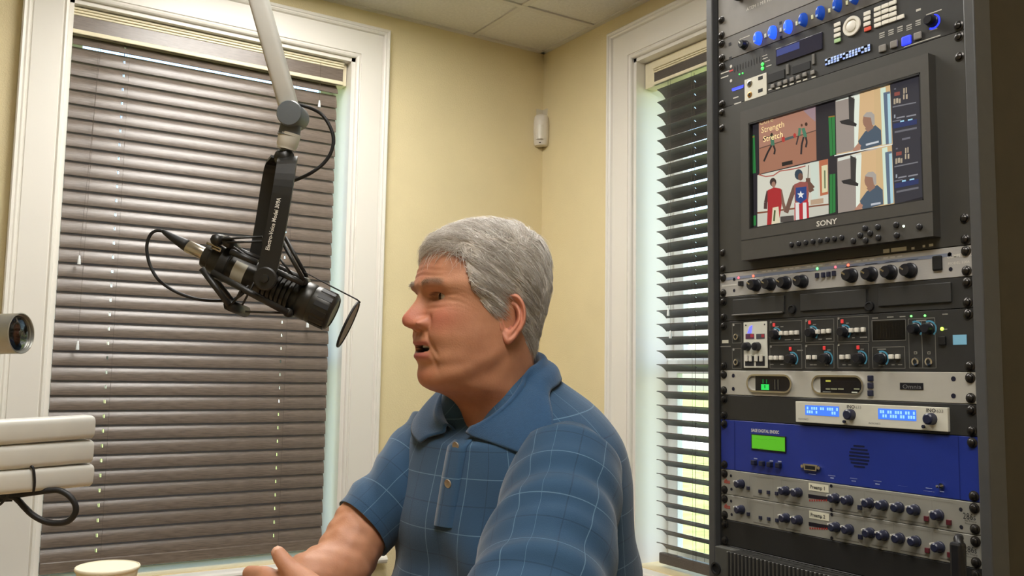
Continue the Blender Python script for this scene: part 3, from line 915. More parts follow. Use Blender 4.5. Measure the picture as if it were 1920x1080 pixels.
# right: the studio itself, twice
for o in (0, 1):
    s5([(105, 212), (500, 108), (520, 545), (112, 622)], 'cdae80', o)
    s5([(105, 212), (240, 178), (242, 585), (112, 612)], '968b82', o)
    s5([(110, 212), (280, 170), (280, 190), (110, 235)], 'd5d8cc', o)
    s5([(240, 195), (282, 186), (268, 560), (242, 585)], 'dfe6d6', o)
    s5([(282, 168), (385, 150), (385, 420), (275, 500)], 'd2b083', o)
    s5([(280, 168), (385, 150), (430, 122), (500, 108), (385, 135)], 'b9a99a', o)
    s5([(430, 140), (468, 128), (488, 540), (445, 548)], 'cfe0cc', o)
    s5([(452, 170), (500, 160), (514, 535), (470, 545)], '5d6c80', o); s5([(480, 180), (502, 175), (512, 535), (492, 540)], 'a9cdd6', o)
    s5([(200, 190), (245, 215), (238, 400), (205, 405)], '3a3836', o); s5([(135, 375), (200, 360), (260, 395), (255, 415), (150, 395)], '2c2a2a', o)
    s5([(270, 520), (320, 450), (395, 405), (435, 440), (440, 545), (290, 585)], '4a5866', o)
    s5([(232, 580), (270, 535), (292, 550), (280, 590), (235, 600)], 'b0826c', o)
    s5([(318, 430), (340, 455), (380, 425), (378, 390)], '93705e', o)
    oval5((343, 372), 40, 58, '96705c', o); s5([(303, 385), (312, 375), (318, 400)], '96705c', o)
    s5([(305, 340), (330, 312), (365, 308), (388, 330), (390, 400), (372, 405), (362, 350), (320, 345)], 'a79f96', o)
    s5([(325, 540), (418, 517), (420, 530), (327, 554)], 'c8ccd0', o) if o == 0 else s5([(350, 540), (420, 528), (420, 542), (350, 555)], 'b9bdc4', o)
    # rack inset
    s5([(503, 110), (705, 50), (722, 490), (520, 545)], '34333a', o)
    for (x, y, w, h, c) in ((575, 70, 60, 14, '6a6a72'), (530, 140, 14, 10, '6a6a70'), (532, 170, 40, 26, '8a4a42'), (597, 140, 10, 40, 'b5a58c'), (614, 135, 8, 40, 'b5a58c'), (527, 215, 14, 40, 'a89a84'), (546, 212, 14, 36, 'b8a890'), (564, 215, 14, 34, 'a89a84'),
                            (596, 185, 10, 36, 'b5a58c'), (616, 185, 12, 34, 'b5a58c'), (520, 270, 170, 9, '77777c'), (530, 330, 10, 26, '9aa0a8'), (548, 350, 60, 10, '8a8a90'), (620, 340, 70, 10, '8a8a90'), (520, 375, 60, 8, '707078'), (575, 375, 28, 14, '9fd0e8'), (630, 366, 34, 14, '9fd0e8'), (525, 395, 170, 36, '2b3560'), (535, 450, 160, 14, '6a6a70')):
        dy = lambda xx: -(xx - 503) * .02
        s5([(x, y + dy(x)), (x + w, y + dy(x + w) - w * .18), (x + w, y + h + dy(x + w) - w * .18), (x, y + h + dy(x))], c, o)
s5([(100, 622), (520, 540), (520, 548), (100, 630)], 'dfe2da')
S.build('screen_picture', M_lit, t)
for tx, cx, cy in (('Core', 105, 232), ('Strength', 120, 292), ('Stretch', 135, 362)):
    p = QS(*c4(cx, cy), 190)
    text_mesh('screen_lettering', tx, mat('screen_text', 'd9c28e', .4, emit=.7), t, p, (0, -1, 0), (0, 0, 1), .0105, 'LEFT', None, 0.0)
text_mesh('lettering', 'SONY', M_txtw, t, QB(1531, 425) + Vector((-.0004, 0, 0)), RIGHT, UP, .0085, 'LEFT', .040, 0.0, True)
for k in range(8):
    f = k / 7; c = (1485 + 94 * f, 459 - 13 * f)
    p = QB(*c); MB().lathe((XR - BD, p.y, p.z), OUT, [(0, .0042), (.003, .0042), (.0038, .003), (.0038, .0002)], 12).build('button', M_knob, t, True, 40)
for c in ((1623, 428.5), (1614, 441.5), (1632.6, 437.8), (1624, 451), (1601, 452), (1647, 426), (1648, 446), (1681.5, 422), (1682.6, 441.5), (1725, 425.5)):
    p = QB(*c); MB().lathe((XR - BD, p.y, p.z), OUT, [(0, .0045), (.003, .0045), (.0038, .0033), (.0038, .0002)], 12).build('button', M_knob, t, True, 40)
led((1711.5, 427), .0018, 'c8d8c0', t, d0=BD)
# paper tags stuck under the monitor
pr = Print()
for (a, b_) in (((1659, 468), (1671, 474)), ((1674, 466), (1703, 470)), ((1712, 464), (1718, 468)), ((1733, 460), (1738, 464)), ((1745, 458), (1753, 462))):
    prect(pr, a, b_, 'ddd9c8', .0042)
pr.build('paper_tags', M_print, t)

# ---- aluminium compressor
t = unit('audio_compressor', 'aluminium rack compressor with eight large black knobs', 'audio processor', zV1, zS1, M_alu)
pr = Print()
p = Q(1360, 521); q = Q(1770, 470)
pr.add([(XR - D3, YL - .012, zS1 - .0085), (XR - D3, YL - .012, zS1 - .0135), (XR - D3, YR_ + .03, zS1 - .0135), (XR - D3, YR_ + .03, zS1 - .0085)], '7d8496')
for k in range(24):
    ya = YL - .09 - k * .012
    pr.add([(XR - D3, ya, zS1 - .004), (XR - D3, ya, zS1 - .0062), (XR - D3, ya - .008, zS1 - .0062), (XR - D3, ya - .008, zS1 - .004)], 'd2d0cc' if k % 4 else '9a9ca6')
for c in ((1379, 524), (1379, 545), (1783, 477), (1785, 505)): pdot(pr, c, .003, '1c1c2a', D3)
prect(pr, (1356, 535), (1384, 535), 'd0cec6', D3)
for c in ((1421, 524), (1449, 520), (1477, 517), (1508, 512), (1600, 502), (1637, 497.5), (1674, 493), (1712, 489)):
    prect(pr, (c[0] - 12, c[1]), (c[0] + 12, c[1] - 4), 'd0cec8', D3)
pr.build('panel_marks', M_print, t)
for k, c in enumerate(((1420.7, 534.8), (1448, 533), (1476.8, 530.7), (1508, 528), (1600, 517), (1636.6, 514.5), (1673, 511), (1709.7, 507.7))):
    knob(c, .0102, .017, M_knob, t, ang=2.6, ptr=M_chrome)
for c in ((1536, 517), (1547.5, 516), (1557.5, 514.6), (1567.5, 513)): cbutton(c, .0055, .0085, .005, M_knobb, t)
cbutton((1394, 532), .007, .009, .008, M_knob, t, 'toggle')
for c, col in (((1535, 504), '58ff70'), ((1569, 501), 'd04850'), ((1593, 497.4), 'ff5038'), ((1387.4, 521), 'd04850'), ((1415, 517.7), 'ff5038')): led(c, .0022, col, t)
cbutton((1761, 494), .015, .022, .004, M_dark, t, 'power_rocker')
rtext('COMPELLOR', (1778, 485), .0048, M_txtw, t, width=.037, bold=True)
rtext('MODEL 320A', (1780, 497), .0035, M_txtw, t, width=.032)

# ---- black drive-bay unit
t = unit('drive_recorder', 'thin black unit with removable drive bays below the aluminium compressor', 'rack unit', zF1, zV1, M_panelblk)
for (ul, lr) in (((1378, 566), (1474, 586)), ((1504, 551), (1628, 571)), ((1650, 541), (1788, 569))):
    p, q = Q(*ul), Q(*lr)
    MB().box((XR - FT, p.y, zF1 + .010), (XR - FT - .003, q.y, zV1 - .006), .001).build('drive_bay', mat('bay_black', '30302f', .5), t)
MB().box((XR - FT - .003, Q(1378, 586).y, zF1 + .0085), (XR - FT - .006, Q(1473, 580).y, zF1 + .0115), .0008).build('bay_handle', M_panelmid, t)
led((1462, 572), .0024, 'b8ff40', t)
for c in ((1488.5, 580), (1634, 574.6)):
    p = Q(*c)
    k = MB().lathe((XR - FT, p.y, p.z), OUT, [(0, .0075), (.004, .0075), (.0045, .0055), (.0035, .005), (.0035, .0002)], 18).build('lock', M_dark, t, True, 40)

# ---- black two-space mixer
t = unit('preamp_mixer', 'black two-space mixer with blue-ringed knobs and small white buttons', 'mixer', zW1, zF1, M_panelblk)
r6 = lambda x, y: (1340 + x / 3.692, 560 + y / 3.692)
pr = Print()
for (a, b_, c, d) in ((130, 172, 195, 308), (130, 345, 195, 485), (390, 160, 615, 300), (390, 322, 615, 485), (635, 148, 838, 300), (635, 318, 838, 483), (858, 130, 1080, 297), (858, 312, 1080, 483), (1096, 150, 1335, 290), (1100, 335, 1330, 485), (1348, 140, 1545, 483)):
    pframe(pr, r6(a, b), r6(c, d), '77766f', .0009, D3) if False else pframe(pr, r6(a, b_), r6(c, d), '77766f', .0009, D3)
prect(pr, r6(1443, 150), r6(1448, 480), '77766f', D3)
for (x, y) in ((398, 163), (643, 152), (866, 137), (398, 332), (643, 326), (866, 320), (140, 182), (140, 352)): pdot(pr, r6(x, y), .0022, 'a9a79e', D3)
for (x, y, w) in ((440, 195, 26), (475, 194, 20), (700, 180, 22), (928, 170, 20), (515, 285, 40), (580, 284, 40), (740, 281, 24), (800, 278, 40), (970, 271, 20), (1040, 268, 50), (405, 455, 24), (475, 455, 24), (680, 458, 22), (705, 458, 22), (905, 458, 22), (945, 458, 22), (1245, 458, 22), (1293, 457, 30), (550, 460, 24), (785, 460, 24), (1020, 460, 24), (1165, 462, 40), (1165, 350, 60), (1120, 135, 40), (1225, 128, 46), (1310, 125, 40), (1440, 152, 70), (1605, 108, 40), (1605, 212, 30), (600, 358, 40), (800, 356, 24), (1030, 350, 24)):
    prect(pr, r6(x - w / 2, y - 3), r6(x + w / 2, y + 3), '8a8981', D3)
for (x, y) in ((1400, 376), (1493, 376)): pframe(pr, r6(x - 12, y - 10), r6(x + 12, y + 10), '9a988e', .0012, D3)
kn = ((432, 248), (685, 238), (908, 231), (547, 418), (785, 415), (1020, 413), (1167, 415), (1400, 210), (1493, 208))
for (x, y) in kn: parc(pr, r6(x, y), .0098, .0122, -0.9, 2.0, '4f93b0', D3)
for (x, y) in ((320, 340), (250, 340)): pass
prect(pr, r6(60, 288), r6(105, 308), 'c9c6b4', D3); prect(pr, r6(48, 329), r6(120, 334), '77766f', D3)
pr.build('panel_marks', M_print, t)
for (x, y) in kn: knob(r6(x, y), .0078, .013, M_knob, t)
for (x, y) in ((475, 240), (510, 240), (547, 238), (583, 236), (728, 230), (767, 228), (805, 225), (960, 220), (1000, 218), (1043, 216), (404, 410), (438, 410), (475, 410), (665, 407), (706, 407), (896, 405), (937, 403), (1237, 403), (1282, 402)):
    cbutton(r6(x, y), .0068, .0072, .005, M_white, t)
for (x, y) in ((420, 182), (667, 165), (892, 158), (533, 347), (768, 342), (1002, 338)):
    cbutton(r6(x, y), .0048, .0062, .0015, mat('red_lamp', 'c83a3a', .3, emit=.5), t, 'indicator_light')
rbox(MB(), r6(1104, 158), r6(1330, 280), FT, FT + .0012, .0004).build('level_meter', mat('meter_black', '0d0c0b', .25), t)
pr = Print()
for k in range(9): prect(pr, r6(1135 + k * 22, 172), r6(1138 + k * 22, 268), '33312a', FT + .0015)
pr.build('meter_marks', M_print, t)
for (x, y) in ((1400, 437), (1493, 437), (158, 265), (158, 440)): jack(r6(x, y), .006, t)
for (x, y) in ((1370, 122), (1465, 118)): led(r6(x, y), .0016, '60e060', t)
led(r6(1583, 210), .0026, 'b8ff40', t)
rbox(MB(), r6(1565, 262), r6(1615, 322), FT, FT + .004, .001).build('power_switch', M_dark, t)
rbox(MB(), r6(1658, 252), r6(1755, 318), FT, FT + .0006).build('sticker', mat('pale_blue_sticker', '7fb9d6', .5, var=.03), t)
mod = rbox(MB(), r6(212, 165), r6(378, 480), FT, FT + .002, .0008).build('white_module', mat('white_module_face', 'd6d5c8', .45, var=.03), t)
pr = Print()
dm = FT + .0024
prect(pr, r6(228, 245), r6(288, 278), '5a3450', dm); prect(pr, r6(302, 245), r6(362, 278), '4a4a50', dm)
prect(pr, r6(262, 248), r6(284, 268), 'b23a44', dm + .0002); prect(pr, r6(338, 248), r6(358, 268), 'a03a40', dm + .0002)
for x in (225, 300): prect(pr, r6(x, 398), r6(x + 62, 466), '2c2c30', dm)
pdot(pr, r6(230, 185), .0016, '3a3a3a', dm); pdot(pr, r6(360, 180), .0016, '3a3a3a', dm)
pr.build('panel_marks', M_print, mod)
pr = Print(); pr.add([Q(*r6(240, 240), dm), Q(*r6(268, 240), dm), Q(*r6(275, 185), dm), Q(*r6(256, 195), dm)], '5a5cff'); pr.build('blue_lamp', M_lamp, mod)
for x in (243, 312): 
    p = Q(*r6(x, 332)); MB().lathe((XR - FT - .002, p.y, p.z), OUT, [(0, .008), (.009, .007), (.010, .005), (.010, .0002)], 16).build('knob', M_knob, mod, True, 35)
for x in (236, 264, 304, 338): 
    p = Q(*r6(x, 412)); MB().box((XR - FT - .002, p.y + .0032, p.z - .006), (XR - FT - .005, p.y - .0032, p.z + .006), .001).build('rocker', M_white, mod)

# ---- silver unit with two oval windows
t = unit('codec_unit', 'silver rack unit with two oval display windows', 'rack unit', zW0, zW1, M_silver)
r7 = lambda x, y: (1340 + x / 3.692, 690 + y / 3.692)
def stadium(ya, yb, za, zb, n=12):
    r = (zb - za) / 2; zc = (za + zb) / 2
    out = []
    for k in range(n + 1):
        a = PI / 2 + PI * k / n
        out.append((ya - r - r * math.cos(a) * -1 if False else ya - r + r * -math.cos(a) , zc + r * math.sin(a)))
    for k in range(n + 1):
        a = -PI / 2 + PI * k / n
        out.append((yb + r - r * math.cos(a), zc + r * math.sin(a)))
    return out
for (x0, x1, g0) in ((235, 548, 292), (685, 1045, 742)):
    ya, yb = Q(*r7(x0, 110)).y, Q(*r7(x1, 115)).y
    za, zb = zW0 + .0065, zW1 - .0065
    outer = stadium(ya, yb, za, zb); inner = stadium(ya - .003, yb + .003, za + .003, zb - .003)
    b = MB()
    R1 = [Vector((XR - FT, y, zz)) for y, zz in outer]; R2 = [Vector((XR - FT - .003, y, zz)) for y, zz in outer]
    R3 = [Vector((XR - FT - .003, y, zz)) for y, zz in inner]; R4 = [Vector((XR - FT, y, zz)) for y, zz in inner]
    b.loft([R1, R2, R3, R4], True, False)
    o = b.build('oval_rim', M_chrome, t)
    gy = Q(*r7(g0, 110)).y
    b = MB(); pts = [(min(y, gy), zz) for y, zz in inner]
    b.extrude([Vector((XR - FT + .0002, y, zz)) for y, zz in pts], Vector((-.0008, 0, 0)))
    b.build('display_window', mat('oval_display_black', '14141c', .15, var=.03), t)
pr = Print()
prect(pr, r7(333, 112), r7(388, 152), '2ee05c', FT + .0012); prect(pr, r7(355, 118), r7(364, 140), '108030', FT + .0014)
prect(pr, r7(343, 78), r7(349, 108), '1c7a34', FT + .0012); prect(pr, r7(368, 80), r7(374, 108), '1c7a34', FT + .0012)
prect(pr, r7(425, 80), r7(432, 150), '4a4638', FT + .0012); prect(pr, r7(447, 80), r7(454, 150), '4a4638', FT + .0012)
prect(pr, r7(780, 84), r7(815, 96), 'b8b448', FT + .0012); prect(pr, r7(820, 90), r7(1000, 93), '3a3c40', FT + .0012)
for (x, w) in ((780, 30), (815, 45), (865, 40), (975, 40)): prect(pr, r7(x, 140), r7(x + w, 150), '7f7c5e', FT + .0012)
prect(pr, r7(760, 162), r7(815, 168), '77766a', FT + .0012); prect(pr, r7(960, 164), r7(1000, 174), 'b5b29a', FT + .0012)
pr.build('display_readout', M_lit, t)
for y in (72, 122, 174): cbutton(r7(1092, y), .0092, .0092, .004, M_knobb, t)
rbox(MB(), r7(1292, 101), r7(1455, 152), FT, FT + .001, .0003).build('badge', mat('badge_black', '16161c', .35), t)
rtext('Omnia', r7(1312, 142), .0062, mat('badge_silver', '9a9a9c', .4, metal=.5), t, width=.030, d=FT + .0014)
pr = Print()
for c in ((1662, 75), (1662, 193), (138, 53), (138, 145)): pdot(pr, r7(*c), .0036, '15152a', D3)
pr.build('mounting_holes', M_print, t)

# ---- black shelf panel with ivory receiver module
t = unit('receiver_shelf', 'black shelf panel holding an ivory module with two glowing blue displays', 'receiver', zI0, zW0, M_panelblk)
mod = None
p, q = Q(*r7(585, 300)), Q(*r7(1640, 380))
mz0, mz1 = zI0 + .0045, zW0 - .006
mod = MB().box((XR - FT, p.y, mz0), (XR - FT - .006, q.y, mz1), .0008).build('ivory_module', M_ivory, t)
DM = FT + .006
pr = Print()
for (a, b_, c, d) in ((652, 262, 888, 328), (1157, 288, 1423, 360)):
    p, q = Q(*r7(a, b_)), Q(*r7(c, d))
    za, zb = mz1 - .0055, mz1 - .0215
    pr.add([(XR - DM - .0003, p.y, za), (XR - DM - .0003, p.y, zb), (XR - DM - .0003, q.y, zb), (XR - DM - .0003, q.y, za)], '4a86ff')
    n = 14
    for r_ in (0, 1):
        for k in range(n):
            if (k * 5 + r_ * 3 + int(a)) % 7 in (5, 6) or (r_ == 1 and 4 < k < 10 and a < 700): continue
            y1 = p.y + (q.y - p.y) * (k + .8) / (n + 1); y2 = p.y + (q.y - p.y) * (k + 1.5) / (n + 1)
            z1 = za - .0025 - r_ * .006; z2 = z1 - .0045
            pr.add([(XR - DM - .0005, y1, z1), (XR - DM - .0005, y1, z2), (XR - DM - .0005, y2, z2), (XR - DM - .0005, y2, z1)], 'a8e6ff')
    pr.build('blue_display', M_lit, mod); pr = Print()
for c in ((970, 318), (1528, 350)):
    p = Q(*r7(*c)); MB().lathe((XR - DM, p.y, mz1 - .017), OUT, [(0, .0088), (.010, .008), (.0115, .006), (.0115, .0002)], 18).build('knob', M_knobb, mod, True, 35)
for c in ((926, 366), (1474, 398)):
    p = Q(*r7(*c)); MB().lathe((XR - DM, p.y, mz0 + .0055), OUT, [(0, .0024), (.003, .0024), (.003, .0002)], 10).build('button', M_knobb, mod)
for (x, y) in ((940, 284), (1490, 308)):
    p = Q(*r7(x, y))
    text_mesh('lettering', 'INO', M_txtk, mod, Vector((XR - DM - .0003, p.y, mz1 - .0075)), RIGHT, UP, .0052, 'LEFT', .0145, 0.0, True)
    text_mesh('lettering', '633', mat('grey_lettering', '77746a', .6), mod, Vector((XR - DM - .0003, p.y - .016, mz1 - .0075)), RIGHT, UP, .0044, 'LEFT', .010, 0.0)
for (x, y) in ((605, 345), (1092, 375)):
    p = Q(*r7(x, y))
    text_mesh('lettering', 'INOVONICS', M_txtk, mod, Vector((XR - DM - .0003, p.y, mz0 + .004)), RIGHT, UP, .0028, 'LEFT', .020, 0.0)

# ---- blue emergency alert unit
t = unit('alert_encoder', 'blue enamel two-space unit with a green display and speaker slots', 'rack unit', zB0, zI0, M_blue)
r9 = lambda x, y: (1340 + x / 3.692, 800 + y / 3.692)
zb1 = zI0
rbox(MB(), r9(264, 48), r9(506, 182), FT, FT + .0015, .0004).build('display_frame', M_dark, t)
pr = Print(); prect(pr, r9(270, 55), r9(500, 172), '55b020', FT + .0018)
for (a, b_, c, d) in ((300, 84, 380, 90), (390, 86, 440, 92), (285, 146, 315, 151), (325, 148, 350, 153), (455, 156, 480, 160)):
    prect(pr, r9(a, b_), r9(c, d), '3a7a18', FT + .002)
pr.build('green_display', M_lit, t)
rtext('SAGE DIGITAL ENDEC', r9(262, 34), .0052, M_txtw, t, width=.062, bold=True)
for (x, y) in ((290, 247), (345, 254), (400, 260), (460, 266)): cbutton(r9(x, y), .0085, .0085, .008, M_knobb, t)
pr = Print()
for (x, y) in ((293, 220), (402, 236), (460, 240)): prect(pr, r9(x - 12, y - 5), r9(x + 12, y + 5), 'a8b0c8', D3)
for (x, y, w) in ((820, 338, 50), (822, 354, 24), (972, 357, 50), (972, 375, 30), (1137, 376, 54), (1137, 396, 30), (1312, 410, 66), (1493, 425, 44), (1493, 446, 80), (1583, 448, 30), (685, 328, 50)):
    prect(pr, r9(x - w / 2, y - 4), r9(x + w / 2, y + 5), 'a8b4d8', D3)
for y_ in (Q(*r9(145, 100)).y, Q(*r9(1697, 200)).y):
    pr.add([(XR - D3, y_, zB0 + .001), (XR - D3, y_ - .0012, zB0 + .001), (XR - D3, y_ - .0012, zI0 - .001), (XR - D3, y_, zI0 - .001)], '16246a')
p = Q(*r9(1010, 205))
for k in range(7):
    dz = (k - 3) * .0052; hw = math.sqrt(max(0, .0185 ** 2 - dz ** 2))
    pr.add([(XR - D3, p.y + hw, p.z + dz + .0013), (XR - D3, p.y + hw, p.z + dz - .0013), (XR - D3, p.y - hw, p.z + dz - .0013), (XR - D3, p.y - hw, p.z + dz + .0013)], '0c1438')
pr.build('panel_marks', M_print, t)
p = Q(*r9(680, 283))
b = MB(); b.extrude([Vector((XR - FT, p.y + y, p.z + zz)) for y, zz in ((.0145, .0055), (.012, -.0045), (-.012, -.0045), (-.0145, .0055))], Vector((-.004, 0, 0)))
k = b.build('serial_port', M_chrome, t)
MB().box((XR - FT - .0042, p.y + .0095, p.z - .0028), (XR - FT - .0046, p.y - .0095, p.z + .003)).build('port_face', M_dark, k)
for s in (1, -1): MB().lathe((XR - FT, p.y + s * .0165, p.z + .001), OUT, [(0, .003), (.004, .003), (.004, .0002)], 6).build('standoff', M_chrome, k)
p = Q(*r9(1583, 410))
k = MB().lathe((XR - FT, p.y, p.z), OUT, [(0, .004), (.003, .004), (.003, .0015), (.012, .0022), (.0125, .0002)], 12).build('toggle', M_chrome, t, True, 40)

# ---- twin channel strips
def strip(z0, z1, label, num, dz):
    t = unit('channel_strip', label, 'preamp', z0, z1, mat('warm_grey_panel', '95938a', 0.45, metal=.15, var=.03), group='channel strips in the rack')
    off = Vector((0, 0, -dz))
    def QQ(px, py, d=0): return Q(px, py, d) + off
    def kn_(c, r=.0078, h=.015, ptr=True):
        p = QQ(*c)
        k = MB().lathe((XR - FT, p.y, p.z), OUT, [(0, r * 1.05), (h * .2, r * 1.05), (h * .25, r * .92), (h * .9, r * .8), (h, r * .6), (h, .0002)], 16).build('knob', M_knobb, t, True, 35)
        a = 2.4
        MB().box((XR - FT - h * .35, p.y + r * .55, p.z + r * .45), (XR - FT - h * 1.02, p.y + r * .8, p.z + r * .75)).build('pointer', M_txtw, k)
    for c in ((1392.8, 907), (1476.8, 920), (1500, 923), (1570, 934), (1594.6, 937.6), (1634, 942.7), (1659.6, 946.8), (1689, 951), (1719, 955.7), (1763, 965.3)): kn_(c)
    pr = Print()
    def rect(ul, lr, col, d=D3):
        p, q = QQ(*ul), QQ(*lr); pr.add([(XR - d, p.y, p.z), (XR - d, p.y, q.z), (XR - d, q.y, q.z), (XR - d, q.y, p.z)], col)
    rect((1518, 926), (1556, 939), '1c1620'); 
    for k in range(8): rect((1520 + k * 4.4, 936), (1522.5 + k * 4.4, 940), 'a03028', D3 + .0003)
    for x in (1408, 1452, 1468, 1623, 1677, 1750):
        p = QQ(x, 915 + (x - 1408) * .13); pr.add([(XR - D3, p.y, z0 + .006), (XR - D3, p.y - .0005, z0 + .006), (XR - D3, p.y - .0005, z1 - .005), (XR - D3, p.y, z1 - .005)], '85827a')
    for x0, x1 in ((1408, 1452), (1468, 1510), (1560, 1620), (1626, 1674), (1680, 1746), (1753, 1790)):
        p, q = QQ(x0, 900 + (x0 - 1356) * .13), QQ(x1, 900 + (x1 - 1356) * .13)
        pr.add([(XR - D3, p.y, z1 - .005), (XR - D3, p.y, z1 - .0055), (XR - D3, q.y, z1 - .0055), (XR - D3, q.y, z1 - .005)], '85827a')
        pr.add([(XR - D3, p.y - .008, z0 + .0055), (XR - D3, p.y - .008, z0 + .004), (XR - D3, q.y + .008, z0 + .004), (XR - D3, q.y + .008, z0 + .0055)], '6c6962')
    for c in ((1373, 892), (1374, 917), (1561, 911), (1561, 955), (1804, 955), (1805, 988)):
        p = QQ(*c); pr.add([(XR - D3, p.y + .0028 * math.cos(a), p.z + .0028 * math.sin(a)) for a in np.linspace(0, 2 * PI, 11)[:-1]], '1a1a26')
    pr.build('panel_marks', M_print, t)
    for c in ((1406, 915), (1428.5, 921), (1444, 923), (1459.5, 925)):
        p = QQ(*c); MB().box((XR - FT, p.y + .003, p.z - .003), (XR - FT - .003, p.y - .003, p.z + .003), .0006).build('button', M_knobb, t)
    for c, m in (((1616, 951), M_knobb), ((1741, 972), mat('dark_red_button', '5a2028', .4)), ((1783, 979), mat('dark_red_button', '5a2028', .4))):
        p = QQ(*c); MB().box((XR - FT, p.y + .0034, p.z - .0036), (XR - FT - .004, p.y - .0034, p.z + .0036), .0006).build('button', m, t)
    p, q = QQ(1519, 905), QQ(1556, 924)
    MB().box((XR - FT, p.y, p.z), (XR - FT - .0005, q.y, q.z)).build('paper_sticker', mat('paper_sticker', 'ddd9c2', .7, var=.02), t)
    text_mesh('lettering', 'Preamp ' + num, M_txtk, t, Vector((XR - FT - .0008, p.y - .003, (p.z + q.z) / 2 - .0026)), RIGHT, UP, .0055, 'LEFT', .028, 0.0, True)
    p = QQ(1360, 905, FT + .0005)
    text_mesh('logo', 'dbx', mat('red_logo', 'c24a3a', .5), t, p, RIGHT, UP, .0075, 'LEFT', .015, 0.0, True)
    p = QQ(1808, 972, FT + .0005)
    text_mesh('lettering', '286s', M_txtk, t, p, RIGHT, UP, .0085, 'LEFT', .018, 0.0)
    for k in range(2):
        p = QQ(1812, 977 + k * 5, FT + .0005)
        text_mesh('lettering', ('Mic Preamp', 'Processor')[k], M_txtk, t, p, RIGHT, UP, .0022, 'LEFT', .016, 0.0)
strip(zD0, zB0, 'upper warm-grey channel strip, labelled Preamp 1, below the blue unit', '1', 0)
strip(zE0, zD0, 'lower warm-grey channel strip, labelled Preamp 2, above the black blank panel', '2', U1)

# ---- blank panel and finned amplifier
t = unit('blank_panel', 'plain black blank panel between the channel strips and the finned amplifier', 'blank panel', zK0, zE0, mat('blank_black', '1b1a19', .6), depth=.02)
t = unit('power_amplifier', 'dark power amplifier with vertical cooling fins at the bottom of the rack', 'amplifier', zH0, zK0, M_rackblk, depth=.4)
MB().box((XR - FT, YL, zH0 + .002), (XR - .02, YL - .047, zK0 - .002), .002).build('handle_plate', mat('amp_plate_grey', '4a4a46', .5), t)
p = Q(1352, 1062)
MB().lathe((XR - .02, p.y - .008, p.z), OUT, [(0, .011), (.003, .011), (.003, .008), (.0005, .0075), (.0005, .0002)], 18).build('socket', M_dark, t, True, 40)
M_fin = mat('fin_grey', '4e4d4a', .45, metal=.4, var=.05)
fin = None
for k in range(46):
    y = YL - .050 - k * .0084
    if fin is None:
        o = MB().box((-.038, -.0021, zH0 + .003), (0, .0021, zK0 - .002), .0006, 1).build('fin', M_fin); fin = o.data
    else:
        o = link('fin', fin)
    o.parent = t; o.location = Vector((XR - FT, y, 0)) - wloc(t)
MB().box((XR - FT, YR_, zH0 + .002), (XR - .02, YR_ + .047, zK0 - .002), .002).build('handle_plate', mat('amp_plate_grey', '4a4a46', .5), t)

# ---- black cable hanging over the lower right of the rack
pts = [Q(1822, 1005, .03), Q(1836, 1004, .05), Q(1842, 1030, .05), Q(1842, 1080, .05), Q(1838, 1200, .045), Q(1834, 1300, .03)]
b = MB(); b.tube(pts, .006, 10)
c_ = thing('hanging_cable', 'thick black cable hooked over the lower right of the rack front', 'cable', pts[-1])
b.build('jacket', M_black, c_, True)
b = MB(); b.tube([Q(1817, 1080, .02), Q(1819, 1040, .02), Q(1822, 1012, .025), Q(1828, 1006, .03)], .0018, 6); b.build('tie', M_black, c_, True)
b = MB(); p = Q(1836, 1010, .05)
b.box(p + Vector((-.008, .009, -.05)), p + Vector((.008, -.008, .0)), .004); b.build('connector', M_black, c_)

# ================================================================== DESK, CUP, MICROPHONE, BOOMS
M_desk = mat('desk_laminate', 'a98c66', 0.4, var=0.12, scale=14, stretch=(1, 9, 1))
M_cream_arm = mat('ivory_boom_enamel', 'cfcec7', 0.42, var=0.02)
M_armgrey = mat('joint_grey_plastic', '5f6467', 0.45, var=0.05)
M_mic = mat('microphone_bronze_black', '2c2a25', 0.38, metal=.3, var=0.08)
M_yoke = mat('yoke_black', '1e1d1b', 0.45, var=0.06)
M_rub = mat('black_rubber', '121214', 0.55, var=0.06)
M_silv = mat('nickel_sleeve', 'c0b8aa', 0.25, metal=.9, var=.04)
DZ = 0.76
dk = thing('studio_desk', 'wood laminate studio desk in front of the seated man', 'desk', (-.2, .9, 0))
MB().box((-.85, .2, DZ - .03), (.42, 1.6, DZ), .004).build('desk_top', M_desk, dk)
for (x, y) in ((-.8, .26), (.36, .26), (-.8, 1.54), (.36, 1.54)):
    MB().box((x - .025, y - .025, 0), (x + .025, y + .025, DZ - .03), .003).build('leg', M_rackblk, dk)

# paper cup: rim seen at the lower left
_r = atd(202, 1061, 1.24)
cup = thing('paper_cup', 'white paper cup standing on the desk at lower left', 'cup', (_r.x, _r.y, DZ))
H = _r.z - DZ
M_cup = mat('white_paper_cup', 'e9e2c9', 0.6, var=.02)
b = MB()
prof = [(0, .0285), (.004, .0290), (.004, .027), (.006, .0272), (.006, .0002)]
out = [(0, .029), (H - .004, .0395), (H - .0045, .0412), (H - .001, .0415), (H, .0405), (H - .001, .0392), (H - .004, .0385), (.008, .0278), (.0075, .0003)]
b.lathe((_r.x, _r.y, DZ), UP, out, 48)
b.build('cup_wall', M_cup, cup, True, 40)
b = MB()
n = 32
b.lathe((_r.x, _r.y, DZ), UP, [(H - .0042, .0398), (H - .004, .0414), (H - .002, .0421), (H, .0414), (H + .0004, .0402), (H - .001, .0394)], 48)
b.build('rolled_rim', M_cup, cup, True, 60)

